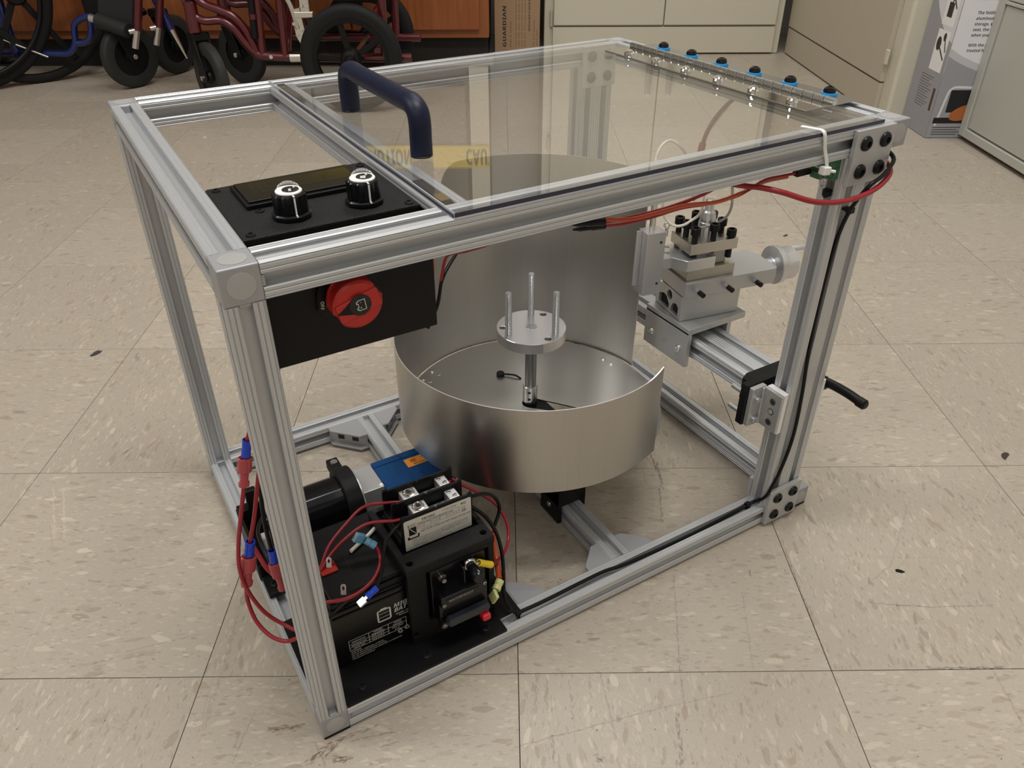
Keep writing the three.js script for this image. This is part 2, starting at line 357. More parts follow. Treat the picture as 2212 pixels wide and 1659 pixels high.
// ---------------------------------------------------------------- cabinets and boxes round the walls (room coordinates)
const woodTex = (() => {
  const n = 512, c = canvas(n, n), x = c.getContext('2d'), im = x.createImageData(n, n);
  for (let j = 0; j < n; j++) for (let i = 0; i < n; i++) {
    const f = noise.noise(i * 0.045, j * 0.004, 3.1) * 0.6 + noise.noise(i * 0.19, j * 0.01, 7.7) * 0.35 + noise.noise(i * 0.011, j * 0.003, 1.7) * 0.5, k = (j * n + i) * 4;
    im.data[k] = 148 + f * 26; im.data[k + 1] = 84 + f * 20; im.data[k + 2] = 42 + f * 14; im.data[k + 3] = 255;
  }
  x.putImageData(im, 0, 0); return tex(c, { repeat: [1, 1] });
})();
M.wood = new THREE.MeshStandardMaterial({ map: woodTex, roughness: 0.42 });
M.woodEdge = std(lin(0.27, 0.085, 0.022), 0.45);
{
  const t = thing('base_cabinet', 'orange-brown wooden base cabinet with a dark toe kick behind the wheelchairs', 'cabinet', [-1.1, 0, -2.85], { room: true });
  part('carcass', box(-2.55, 0.243, 0.1, 0.88, -3.2, -2.6, 0.001), M.woodEdge, t);
  part('toe_kick', box(-2.55, 0.238, 0.0005, 0.1, -3.2, -2.64, 0), M.toe, t);
  part('worktop', box(-2.57, 0.26, 0.88, 0.918, -3.2, -2.56, 0.004), std(lin(0.32, 0.30, 0.27), 0.4), t);
  const dw = 0.46; let x1 = 0.209;
  for (let i = 0; i < 6; i++) {
    const d = part('door', box(x1 - dw + 0.006, x1, 0.13, 0.86, -2.6, -2.582, 0.0015), M.wood, t);
    part('handle', tube([[x1 - 0.04, 0.62, -2.58], [x1 - 0.04, 0.625, -2.555], [x1 - 0.04, 0.72, -2.555], [x1 - 0.04, 0.725, -2.58]], 0.005), M.nickel, d);
    x1 -= dw;
  }
}
{
  const t = thing('wall_cabinet', 'cream-framed wall cupboard above the wooden base cabinet with yellow tape across', 'cabinet', [-1.0, 0.92, -2.9], { room: true });
  part('carcass', box(-2.5, 0.236, 0.9185, 2.1, -3.2, -2.62, 0.002), std(lin(0.17, 0.145, 0.115), 0.6), t);
  part('stile', box(0.165, 0.238, 0.93, 2.1, -2.62, -2.6, 0.002), M.beige, t);
  for (let i = 0; i < 4; i++) part('door', box(-0.42 - i * 0.58, 0.15 - i * 0.58, 1.0, 2.08, -2.62, -2.603, 0.002), std(lin(0.20, 0.17, 0.135), 0.55), t);
}
{ // printed barrier tape
  const c = canvas(1024, 80), x = c.getContext('2d'); x.fillStyle = '#e0c21c'; x.fillRect(0, 0, 1024, 80); x.fillStyle = '#1a1812'; x.font = 'bold 78px sans-serif'; x.save(); x.scale(0.52, 1);
  for (const X of [0.143, -0.262, -0.66]) x.fillText('CAUTION', (X + 0.865) * 931 / 0.52, 67); x.restore();
  const m = new THREE.MeshStandardMaterial({ map: tex(c), roughness: 0.4 });
  const t = thing('caution_tape', 'yellow caution tape with black capitals stretched across the wall cupboard', 'tape', [-0.3, 1.22, -2.595], { room: true });
  const g = new THREE.BoxGeometry(1.1, 0.088, 0.0006).translate(-0.315, 1.266, -2.5975);
  part('tape_strip', g, m, t);
}
{ // cardboard box with print, standing between the cabinets
  const c = canvas(512, 1024), x = c.getContext('2d'); x.fillStyle = '#9c8064'; x.fillRect(0, 0, 512, 1024);
  reseed(5); for (let i = 0; i < 4000; i++) { x.fillStyle = rnd() < 0.5 ? 'rgba(255,235,205,0.05)' : 'rgba(60,40,20,0.06)'; x.fillRect(rr(0, 512), rr(0, 1024), rr(1, 14), 1.5); }
  x.save(); x.translate(130, 960); x.rotate(-Math.PI / 2); x.fillStyle = '#221b16'; x.save(); x.scale(0.8, 1); x.font = 'bold 56px sans-serif'; x.fillText('GUARDIAN', 0, 0); x.restore(); x.font = '24px sans-serif';
  x.fillStyle = 'rgba(58,42,30,0.85)'; x.fillText('Bath & Safety', 0, 60); for (let k = 0; k < 4; k++) x.fillText('ooo ioiii oooi oiio ioooi oio iioo', 0, 120 + k * 34);
  x.font = 'bold 30px sans-serif'; x.fillText('MDS89745RF', 90, 275); x.font = '24px sans-serif'; x.fillText('oio iooi oiooio', 0, 325); x.fillText('oioio iooi', 0, 360); x.restore();
  const m = new THREE.MeshStandardMaterial({ map: tex(c), roughness: 0.85 }), plain = std(lin(0.26, 0.175, 0.105), 0.9);
  const t = thing('cardboard_box', 'tall brown cardboard box printed GUARDIAN between wooden and beige cabinets', 'box', [0.343, 0, -2.86], { room: true });
  part('carton', box(0.262, 0.432, 0.0005, 0.64, -3.0, -2.722, 0.002), plain, t);
  part('printed_face', new THREE.BoxGeometry(0.168, 0.63, 0.0012).translate(0.347, 0.32, -2.7213), m, t);
}
{
  const t = thing('storage_cabinet', 'beige steel two-door storage cabinet facing the camera at the back', 'cabinet', [0.92, 0, -3.0], { room: true });
  part('carcass', box(0.452, 1.372, 0.0005, 1.83, -3.2, -2.815, 0.004), M.beige, t);
  part('plinth', box(0.485, 1.345, 0.006, 0.1, -2.815, -2.801, 0.002), M.beige, t);
  for (const [a, b] of [[0.487, 0.9085], [0.9115, 1.343]]) { const d = part('door', box(a, b, 0.106, 1.8, -2.815, -2.797, 0.004), M.beige, t); part('handle', box(b < 1 ? b - 0.05 : a + 0.03, b < 1 ? b - 0.03 : a + 0.05, 0.95, 1.08, -2.797, -2.77, 0.004), M.nickel, d); }
  for (const y of [0.35, 1.5]) part('hinge', box(0.474, 0.484, y - 0.25, y - 0.19, -2.815, -2.803, 0.003), M.beigeDark, t);
}
{
  const t = thing('side_cabinet', 'tan-beige steel cabinet along the right wall beside the printed carton', 'cabinet', [1.65, 0, -2.35], { room: true });
  part('carcass', box(1.412, 1.95, 0.0005, 1.83, -2.83, -1.865, 0.012), M.beige, t);
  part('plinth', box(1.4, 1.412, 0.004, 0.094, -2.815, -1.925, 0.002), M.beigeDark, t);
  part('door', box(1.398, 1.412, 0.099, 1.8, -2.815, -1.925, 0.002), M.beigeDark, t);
  part('latch', box(1.391, 1.399, 0.15, 0.19, -1.921, -1.905, 0.002), M.beige, t);
}
{
  const t = thing('grey_cabinet', 'pale grey steel drawer cabinet cut off by the right picture edge', 'cabinet', [1.75, 0, -1.3], { room: true });
  part('carcass', box(1.56, 1.95, 0.012, 1.3, -1.703, -0.8, 0.003), M.greyCab, t);
  part('frame', [box(1.548, 1.562, 0.012, 1.3, -1.703, -1.674, 0.002), box(1.548, 1.562, 0.012, 0.034, -1.674, -0.8, 0.002), box(1.548, 1.562, 0.343, 0.35, -1.674, -0.8, 0.001)], M.greyCab, t);
  part('drawer', box(1.552, 1.562, 0.038, 0.341, -1.67, -0.803, 0.002), M.greyCab, t);
  part('drawer', box(1.552, 1.562, 0.352, 0.66, -1.67, -0.803, 0.002), M.greyCab, t);
  part('foot', [box(1.6, 1.9, 0, 0.012, -1.69, -1.65, 0), box(1.6, 1.9, 0, 0.012, -0.86, -0.82, 0)], M.gap, t);
}
{ // printed product carton with pictures of folding aids
  const front = canvas(512, 1024), x = front.getContext('2d');
  const grad = (q, w) => { q.fillStyle = '#e6e6ea'; q.fillRect(0, 0, w, 1024); };
  grad(x, 512); x.fillStyle = '#9d9da3'; x.beginPath(); x.moveTo(0, 470); x.quadraticCurveTo(150, 560, 512, 640); x.lineTo(512, 1024); x.lineTo(0, 1024); x.fill();
  x.fillStyle = '#c6c6cc'; x.beginPath(); x.moveTo(0, 430); x.quadraticCurveTo(150, 530, 512, 600); x.lineTo(512, 650); x.quadraticCurveTo(150, 570, 0, 480); x.fill();
  x.fillStyle = '#2c2c30'; x.font = '600 26px sans-serif';
  [['for users', 70], ['to move around', 104], ['tons of stability', 138], ['The folding aid', 222], ['aluminum frame', 256], ['storage. With', 290], ['seat, the aid', 324], ['when you need', 358], ['With the padded', 420], ['treated for easy', 454]].forEach(([s, y]) => x.fillText(s, 110, y));
  x.strokeStyle = '#dcdce0'; x.lineWidth = 16; x.beginPath(); x.moveTo(40, 940); x.lineTo(70, 730); x.quadraticCurveTo(75, 680, 130, 680); x.lineTo(420, 690); x.stroke();
  x.fillStyle = '#1b1b1e'; x.fillRect(90, 700, 330, 150); x.fillRect(20, 885, 420, 40); x.fillStyle = '#b06632'; x.beginPath(); x.ellipse(230, 850, 110, 50, -0.3, 0, 7); x.fill();
  x.fillStyle = '#2c2c30'; for (let k = 0; k < 4; k++) x.fillRect(30, 950 + k * 16, 240 - (k % 2) * 60, 5);
  const side = canvas(512, 1024), y = side.getContext('2d'); y.fillStyle = '#99999f'; y.fillRect(0, 0, 512, 1024); y.fillStyle = '#d9d9de'; y.beginPath(); y.moveTo(512, 0); y.lineTo(0, 0); y.lineTo(40, 120); y.quadraticCurveTo(200, 330, 512, 400); y.fill();
  y.fillStyle = '#ececec'; y.fillRect(250, 60, 210, 250); y.fillRect(240, 340, 220, 260); y.strokeStyle = '#1c1c1e'; y.fillStyle = '#1c1c1e'; y.lineWidth = 14;
  y.beginPath(); y.moveTo(300, 90); y.lineTo(440, 200); y.moveTo(430, 80); y.lineTo(310, 210); y.stroke(); y.fillRect(300, 170, 90, 90);
  y.beginPath(); y.ellipse(300, 430, 40, 44, 0, 0, 7); y.ellipse(380, 380, 24, 26, 0, 0, 7); y.fill(); y.beginPath(); y.moveTo(310, 440); y.lineTo(440, 520); y.moveTo(390, 390); y.lineTo(440, 470); y.stroke();
  y.fillStyle = '#55555a'; for (let k = 0; k < 13; k++) y.fillRect(150, 640 + k * 17, 240 - (k * 37) % 90, 5);
  y.fillStyle = '#4a2f20'; y.fillRect(430, 700, 40, 150);
  const t = thing('printed_carton', 'white and grey printed product carton wedged beside the grey cabinet', 'box', [1.55, 0, -1.79], { room: true });
  part('carton', box(1.461, 1.66, 0.0005, 0.62, -1.862, -1.7055, 0.002), std(lin(0.32, 0.32, 0.34), 0.5), t);
  const mk = (c) => new THREE.MeshStandardMaterial({ map: tex(c), roughness: 0.4 });
  part('printed_face', new THREE.BoxGeometry(0.196, 0.4, 0.001).translate(1.56, 0.2015, -1.705), mk(front), t);
  part('printed_side', (() => { const g = new THREE.BoxGeometry(0.155, 0.4, 0.001); g.rotateY(-Math.PI / 2); return g.translate(1.4605, 0.2015, -1.7835); })(), mk(side), t);
}
// ---------------------------------------------------------------- the machine's frame of slotted aluminium extrusions
const FL = 0.611, FD = 0.432, FH = 0.463, w = 0.0248, Y0 = 0.003;
function profile(nx, ny) {
  const side = (n) => {
    const o = [[0.0010, 0]];
    for (let i = 0; i < n; i++) {
      const c = (i + 0.5) * w, half = [[0.0113, 0], [0.0107, 0.0006], [0.0101, 0], [0.0079, 0], [0.0073, 0.0007], [0.0067, 0], [0.0050, 0], [0.0042, 0.0007], [0.0042, 0.0021], [0.0064, 0.0021], [0.0064, 0.0032], [0.0042, 0.0072]];
      for (const [t, d] of half) o.push([c - t, d]);
      for (const [t, d] of [...half].reverse()) o.push([c + t, d]);
    }
    o.push([n * w - 0.0010, 0]); return o;
  };
  const W = nx * w, Hh = ny * w, p = [];
  for (const [t, d] of side(nx)) p.push([t, d]);
  for (const [t, d] of side(ny)) p.push([W - d, t]);
  for (const [t, d] of side(nx)) p.push([W - t, Hh - d]);
  for (const [t, d] of side(ny)) p.push([d, Hh - t]);
  const s = new THREE.Shape(); p.forEach((q, i) => (i ? s.lineTo(q[0] - W / 2, q[1] - Hh / 2) : s.moveTo(q[0] - W / 2, q[1] - Hh / 2))); s.closePath();
  return s;
}
const P11 = profile(1, 1), P21 = profile(2, 1);
function rail(axis, a, b, c1, c2, shape = P11) {     // c1, c2: centre in the two other axes (x,y order for z; z,y for x; x,z for y)
  const g = new THREE.ExtrudeGeometry(shape, { depth: b - a, bevelEnabled: false });
  if (axis === 'z') return g.translate(c1, c2, a);
  if (axis === 'x') return g.rotateY(Math.PI / 2).translate(a, c2, c1);
  return g.rotateX(-Math.PI / 2).translate(c1, a, c2);
}
const h2 = w / 2, zF = -h2, zB = -FD + h2, yT = FH - h2, yB = Y0 + h2;
const fr = thing('machine_frame', 'open box frame of slotted silver aluminium extrusions standing on the tile floor', 'frame', [FL / 2, 0, -FD / 2]);
for (const [z, y] of [[zF, yT], [zB, yT], [zF, yB], [zB, yB]]) part('rail', rail('x', w, FL - w, z, y), M.alu, fr);
for (const [x, y] of [[h2, yT], [FL - h2, yT], [h2, yB], [FL - h2, yB]]) part('rail', rail('z', -FD + w, -w, x, y), M.alu, fr);
part('cross_rail', rail('z', -FD + w, -w, 0.1628, yT), M.alu, fr);
part('cross_rail', rail('z', -FD + w, -w, 0.2044, yB), M.alu, fr);
part('cross_rail', rail('z', -FD + w, -w, 0.3469, yB), M.alu, fr);
for (const z of [zF, zB]) {
  part('post', rail('y', Y0 + w, FH - w, h2, z), M.alu, fr);
  part('post', rail('y', Y0 + w, FH - w, FL - 2 * w, z, P21), M.alu, fr);
}
const cubeGeo = new RoundedBoxGeometry(w, w, w, 2, 0.0013), capGeo = (() => lathe([[0.0086, 0], [0.0086, 0.0005], [0.0078, 0.0009], [0, 0.0012]], 32, 0.5))();
const tab = new RoundedBoxGeometry(0.0025, 0.0074, 0.0074, 1, 0.0008);
for (const x of [0, 1]) for (const y of [0, 1]) for (const z of [0, 1]) {
  const c = [x ? FL - h2 : h2, y ? yT : yB, z ? zB : zF], k = part('corner_cube', cubeGeo, M.cast, fr, { at: c });
  const e = h2 - 0.0002;
  part('cap', capGeo, M.castCap, k, { at: [c[0], c[1] + (y ? e : -e), c[2]], rot: [y ? 0 : Math.PI, 0, 0] });
  part('cap', capGeo, M.castCap, k, { at: [c[0], c[1], c[2] + (z ? -e : e)], rot: [z ? -Math.PI / 2 : Math.PI / 2, 0, 0] });
  if (x) part('cap', capGeo, M.castCap, k, { at: [c[0] + e, c[1], c[2]], rot: [0, 0, -Math.PI / 2] });
  else if (z) part('cap', capGeo, M.castCap, k, { at: [c[0] - e, c[1], c[2]], rot: [0, 0, Math.PI / 2] });
  part('lug', tab, M.cast, k, { at: [c[0] + (x ? -1 : 1) * (h2 + 0.0008), c[1], c[2] + (z ? -1 : 1) * 0.0082] });
  if (!x) { part('lug', tab, M.cast, k, { at: [c[0], c[1] + (y ? -1 : 1) * (h2 + 0.0008), c[2] + (z ? -1 : 1) * 0.0082], rot: [0, 0, Math.PI / 2] }); part('lug', tab, M.cast, k, { at: [c[0], c[1] + (y ? 1 : -1) * 0.0082, c[2] + (z ? 1 : -1) * (h2 + 0.0008)], rot: [0, Math.PI / 2, 0] }); }
  if (!y) part('foot_pad', box(c[0] - h2 + 0.0004, c[0] + h2 - 0.0004, 0, Y0, c[2] - h2 + 0.0004, c[2] + h2 - 0.0004, 0.0004), M.rubber, fr);
}
const bh = buttonHead(0.0066, 0.0036);
for (const [z, dir, y] of [[0, 1, FH - 2 * w], [0, 1, Y0], [-FD + w, 1, FH - 2 * w], [-FD + w, 1, Y0], [-w, -1, Y0]]) {
  const z0 = dir > 0 ? z + 0.0001 : z - 0.0051;
  const pl = part('joining_plate', box(FL - 3 * w, FL - w, y + 0.0002, y + 2 * w - 0.0002, z0, z0 + 0.005, 0.0006), M.plate, fr);
  for (const i of [0.5, 1.5]) for (const j of [0.5, 1.5]) part('bolt', bh, M.blackOx, pl, { at: [FL - 3 * w + i * w, y + j * w, dir > 0 ? z0 + 0.0049 : z0 + 0.0001], rot: [dir * Math.PI / 2, 0, 0] });
}
// cast gussets where the lower cross rails meet the long rails: thin triangular top and bottom lips, a recessed web with two slots
function gusset(x, z, sx, sz, a, b) {
  const outer = [[0, 0], [a, 0], [a, b * 0.22], [a * 0.26, b], [0, b]], inner = [[0, 0], [a - 0.001, 0], [a - 0.004, b * 0.1], [a * 0.12, b - 0.005], [0, b - 0.002]];
  const tr = (pp) => { const q = pp.map(([u, v]) => [x + sx * u, z + sz * v]); return sx * sz > 0 ? q.reverse() : q; };
  const gp = part('corner_gusset', [plan(tr(outer), Y0 + w - 0.0034, Y0 + w - 0.0004, 0.0004), plan(tr(outer), Y0 + 0.0006, Y0 + 0.0036, 0.0004), plan(tr(inner), Y0 + 0.002, Y0 + w - 0.002)], M.cast, fr);
  const A = [x + sx * (a - 0.004), z + sz * b * 0.1], B = [x + sx * a * 0.12, z + sz * (b - 0.005)], len = Math.hypot(B[0] - A[0], B[1] - A[1]), yaw = -Math.atan2(B[1] - A[1], B[0] - A[0]);
  for (const t of [0.28, 0.74]) part('slot', new RoundedBoxGeometry(len * 0.2, 0.0085, 0.0012, 2, 0.0005), M.hole, gp, { at: [A[0] + (B[0] - A[0]) * t, yB + 0.001, A[1] + (B[1] - A[1]) * t], rot: [0, yaw, 0] });
}
gusset(0.192, -FD + w, -1, 1, 0.04, 0.04); gusset(0.2168, -FD + w, 1, 1, 0.032, 0.032);
gusset(0.3345, -w, -1, -1, 0.03, 0.028); gusset(0.3593, -w, 1, -1, 0.03, 0.028);
gusset(0.2168, -w, 1, -1, 0.032, 0.03);

// ---------------------------------------------------------------- clear hinged lid with its handle
{
  const t = thing('clear_lid', 'clear acrylic lid sheet hinged along the right top rail with navy handle', 'lid', [0.363, FH, -0.21]);
  const x0 = 0.1535, x1 = 0.5735, z0 = -0.4185, z1 = -0.0006, y0 = FH + 0.0004, y1 = FH + 0.0035;
  part('panel', box(x0, x1, y0, y1, z0, z1, 0), M.acrylic, t);
  const e = 0.0007;
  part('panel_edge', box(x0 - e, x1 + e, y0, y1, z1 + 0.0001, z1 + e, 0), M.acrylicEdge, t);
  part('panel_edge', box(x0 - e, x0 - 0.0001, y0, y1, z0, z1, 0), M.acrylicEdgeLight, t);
  part('seal_strip', tube([[x0 - 0.0008, y0 + 0.0006, z1 - 0.001], [x0 - 0.0006, y0 + 0.0008, z1 - 0.08], [x0 - 0.0012, y0 + 0.0007, z1 - 0.16], [x0 - 0.0006, y0 + 0.0007, z1 - 0.22], [x0 - 0.0011, y0 + 0.0007, z1 - 0.3], [x0 - 0.0006, y0 + 0.0007, z1 - 0.38]], 0.0009, { seg: 80, rs: 6 }), M.acrylicEdge, t);
  const hy = y1 + 0.0365, X = 0.1845, zb = -0.2668, zf = -0.1172, g = tube([[X, y1, zb], [X, y1 + 0.012, zb], [X, hy - 0.011, zb], [X, hy - 0.004, zb + 0.0025], [X, hy, zb + 0.011], [X, hy, zb + 0.03], [X, hy, zf - 0.03], [X, hy, zf - 0.011], [X, hy - 0.004, zf - 0.0025], [X, hy - 0.011, zf], [X, y1 + 0.012, zf], [X, y1, zf]], 0.0078, { seg: 110, rs: 20 });
  g.translate(-X, 0, 0).scale(1.12, 1, 1).translate(X, 0, 0);
  const h = part('handle', g, M.navy, t);
  for (const z of [zb, zf]) part('foot', cyl('y', [X, y1 + 0.0008, z + 0.0012], 0.0078, 0.0014), M.blackOx, h);
  for (const [za, zc, xx] of [[-0.079, -0.032, 0.1624], [-0.41, -0.352, 0.1624]]) {
    const m = part('magnet', box(xx - 0.0039, xx + 0.0039, FH - 0.0020, FH + 0.0003, za, zc, 0.0004), M.magnet, t);
    if (za > -0.1) part('magnet_end', box(xx - 0.0039, xx + 0.0039, FH - 0.0019, FH + 0.00035, -0.046, zc - 0.0005, 0.0003), M.magnetOlive, m);
  }
  const kx = 0.5722, ky = y1 + 0.0030, hz0 = -0.356, hz1 = -0.053;
  const lf = part('hinge_leaf', box(0.533, kx, y1 + 0.0001, y1 + 0.0011, hz0, hz1, 0.0002), std(lin(0.60, 0.59, 0.56), 0.1, 1), t);
  part('hinge_leaf', box(kx, FL - 0.0045, y1 + 0.0001, y1 + 0.0011, hz0, hz1, 0.0002), std(lin(0.45, 0.45, 0.44), 0.3, 1), t);
  const n = 24, sl = (hz1 - hz0) / n, kg = cyl('z', [0, 0, 0], 0.0033, sl - 0.0007, { seg: 14, bevel: 0.0003 });
  for (let i = 0; i < n; i++) part('knuckle', kg, M.steel, t, { at: [kx, ky, hz0 + (i + 0.5) * sl] });
  const domeG = lathe([[0.0052, 0], [0.0056, 0.0012], [0.0050, 0.0032], [0.0036, 0.0048], [0.0018, 0.0056], [0, 0.0058]], 22, 1);
  const capB = lathe([[0.0058, 0], [0.0060, 0.0016], [0.0052, 0.0042], [0.0036, 0.0054], [0.0026, 0.0056], [0.0024, 0.0036], [0, 0.0036]], 24, 0.8), ring = lathe([[0.0050, 0], [0.0074, 0], [0.0078, 0.0012], [0.0074, 0.0027], [0.0056, 0.0027]], 28, 0.8);
  const zs = [-0.3230, -0.2745, -0.226, -0.1765, -0.128, -0.079];
  for (const z of zs) {
    part('chrome_screw', domeG, M.chrome, t, { at: [0.5415, y1 + 0.0011, z + 0.002] });
    const r = part('blue_washer', ring, M.skyRing, t, { at: [0.5935, y1 + 0.0011, z] });
    part('black_screw', capB, M.blackGloss, r, { at: [0.5935, y1 + 0.0034, z] });
  }
}

// ---------------------------------------------------------------- control box hung in the top left opening
{
  const t = thing('control_box', 'black control box with display, two knobs and a red switch under the top rail', 'control box', [0.0875, 0.374, -0.09]);
  const yP = 0.458;
  part('shell', [box(0.0275, 0.1485, 0.38, yP - 0.0026, -0.1495, -0.0472, 0.001), box(0.0305, 0.1465, 0.38, 0.437, -0.05, -0.031, 0.001)], M.blackSheet, t);
  const top = part('top_panel', plan([[0.0265, -0.047], [0.0265, -0.149], [0.0285, -0.1515], [0.1465, -0.1515], [0.1492, -0.149], [0.1492, -0.047]].reverse(), yP - 0.0026, yP, 0.0005), M.blackGrit, t);
  part('switch_plate', box(0.0285, 0.148, 0.372, 0.4375, -0.031, -0.0268, 0.0008), M.blackSheet, t);
  for (const [x, z] of [[0.0335, -0.0525], [0.0335, -0.144], [0.1435, -0.144], [0.1435, -0.0525], [0.05, -0.09], [0.127, -0.0905]]) part('screw', buttonHead(0.0032, 0.0016), M.blackOx, top, { at: [x, yP, z] });
  const d = part('display', [box(0.043, 0.1335, yP, yP + 0.0032, -0.142, -0.0955, 0.0006)], M.blackPl, t);
  part('bezel', box(0.0455, 0.131, yP + 0.0032, yP + 0.0046, -0.1395, -0.099, 0.0004), M.blackGloss, d);
  const c = canvas(256, 96), x = c.getContext('2d'); x.fillStyle = '#14160a'; x.fillRect(0, 0, 256, 96); x.fillStyle = '#0a0b03'; for (let i = 0; i < 16; i++) for (let j = 0; j < 2; j++) x.fillRect(12 + i * 15, 12 + j * 40, 11, 32);
  const sg = new THREE.PlaneGeometry(0.074, 0.022).rotateX(-Math.PI / 2).translate(0.090, yP + 0.00465, -0.123);
  part('screen', sg, new THREE.MeshStandardMaterial({ map: tex(c), roughness: 0.1 }), d);
  // fluted knobs with a stuck-on googly eye
  const fl = new THREE.Shape(); for (let i = 0; i <= 90; i++) { const a = i / 90 * 2 * Math.PI, r = 0.0102 + 0.0013 * Math.abs(Math.cos(a * 4.5)); i ? fl.lineTo(r * Math.cos(a), r * Math.sin(a)) : fl.moveTo(r, 0); }
  const sk = new THREE.Shape(); for (let i = 0; i <= 96; i++) { const a = i / 96 * 2 * Math.PI, r = 0.0134 - 0.0005 * Math.abs(Math.sin(a * 4.5)); i ? sk.lineTo(r * Math.cos(a), r * Math.sin(a)) : sk.moveTo(r, 0); }
  const kG = [extrude(fl, 0.0135, 0.0008).rotateX(-Math.PI / 2).translate(0, 0.0035, 0), extrude(sk, 0.0042, 0.001).rotateX(-Math.PI / 2)];
  const kGm = merge(kG);
  for (const [kx, kz, yaw] of [[0.0665, -0.0705, 0.1], [0.1175, -0.069, 0.12]]) {
    const k = part('knob', kGm, M.blackGloss, t, { at: [kx, yP, kz] });
    part('pointer_line', [box(kx - 0.0005, kx + 0.0005, yP + 0.0042, yP + 0.017, kz + 0.0108, kz + 0.0118, 0), box(kx - 0.0005, kx + 0.0005, yP + 0.0036, yP + 0.0046, kz + 0.0108, kz + 0.0136, 0), box(kx - 0.0005, kx + 0.0005, yP + 0.0165, yP + 0.0173, kz + 0.006, kz + 0.0118, 0)], M.white, k);
    part('eye_white', cyl('y', [kx, yP + 0.0177, kz], 0.0088, 0.0015, { seg: 36 }), M.white, k);
    part('pupil', cyl('y', [kx + 0.0012, yP + 0.0187, kz + 0.0004], 0.0056, 0.0004, { seg: 24 }), M.blackGloss, k);
    part('eye_dome', dome(0.0076, 0.0058).translate(kx, yP + 0.0185, kz), M.clearDome, k);
  }
  // battery isolator switch
  const cx = 0.0838, cy = 0.4150, zf = -0.0268;
  const sw = part('rotary_switch', cyl("z", [cx, cy, zf + 0.0015], 0.0225, 0.003, { seg: 48 }), M.blackPl, t);
  const ks = new THREE.Shape(), R = 0.0172;
  for (let i = 0; i <= 120; i++) { const a = i / 120 * 2 * Math.PI, q = ((a - 0.12) % Math.PI + Math.PI) % Math.PI; const r = R - 0.0024 * Math.exp(-Math.pow((q - 0.38) / 0.2, 2)) + (q < 0.12 ? 0.0006 : 0); i ? ks.lineTo(r * Math.cos(a), r * Math.sin(a)) : ks.moveTo(r * Math.cos(a), r * Math.sin(a)); }
  const kg = part('red_knob', [extrude(ks, 0.0165, 0.0018, 4).translate(cx, cy, zf + 0.003), box(cx - 0.0155, cx + 0.0155, cy - 0.0072, cy + 0.0072, zf + 0.017, zf + 0.0212, 0.002).translate(-cx, -cy, 0).rotateZ(0.28).translate(cx, cy, 0)], M.red, t);
  const cc = canvas(256, 256), q = cc.getContext('2d'); q.fillStyle = '#101010'; q.fillRect(0, 0, 256, 256); q.strokeStyle = '#d8d8d4'; q.lineWidth = 8; q.beginPath(); q.moveTo(102, 64); q.lineTo(188, 64); q.lineTo(188, 192); q.lineTo(102, 192); q.lineTo(102, 178); q.lineTo(84, 178); q.lineTo(84, 154); q.lineTo(102, 154); q.lineTo(102, 102); q.lineTo(84, 102); q.lineTo(84, 78); q.lineTo(102, 78); q.closePath(); q.stroke();
  q.fillStyle = '#e6e6e2'; q.font = 'bold 44px sans-serif'; q.fillText('-', 128, 104); q.fillText('+', 116, 176);
  const dm = new THREE.MeshStandardMaterial({ map: tex(cc), roughness: 0.4 });
  const ax = cx + 0.0005, ay = cy + 0.0008, az = zf + 0.0213;
  const disc = new THREE.CircleGeometry(0.0073, 40).rotateZ(0.12).translate(ax, ay, az + 0.0003);
  part('emblem', disc, dm, kg);
  part('arrow', [extrude(poly([[-0.0158, -0.0036], [-0.0048, 0.0052], [-0.0015, -0.0062]]), 0.0006).translate(ax, ay, az - 0.0004), cyl('z', [ax, ay, az - 0.0001], 0.0076, 0.0007, { seg: 40 })], M.blackPl, kg);
  const oc = canvas(128, 64), o2 = oc.getContext('2d'); o2.fillStyle = '#0f0f10'; o2.fillRect(0, 0, 128, 64); o2.fillStyle = '#c9c9c6'; o2.font = '600 42px sans-serif'; o2.fillText('OFF', 20, 47);
  part('lettering', new THREE.PlaneGeometry(0.0105, 0.0050).rotateZ(-Math.PI / 2 - 0.15).translate(cx - 0.0195, cy - 0.003, zf + 0.0032), phys({ map: tex(oc), roughness: 0.4, specularIntensity: 0.5 }), sw);
}
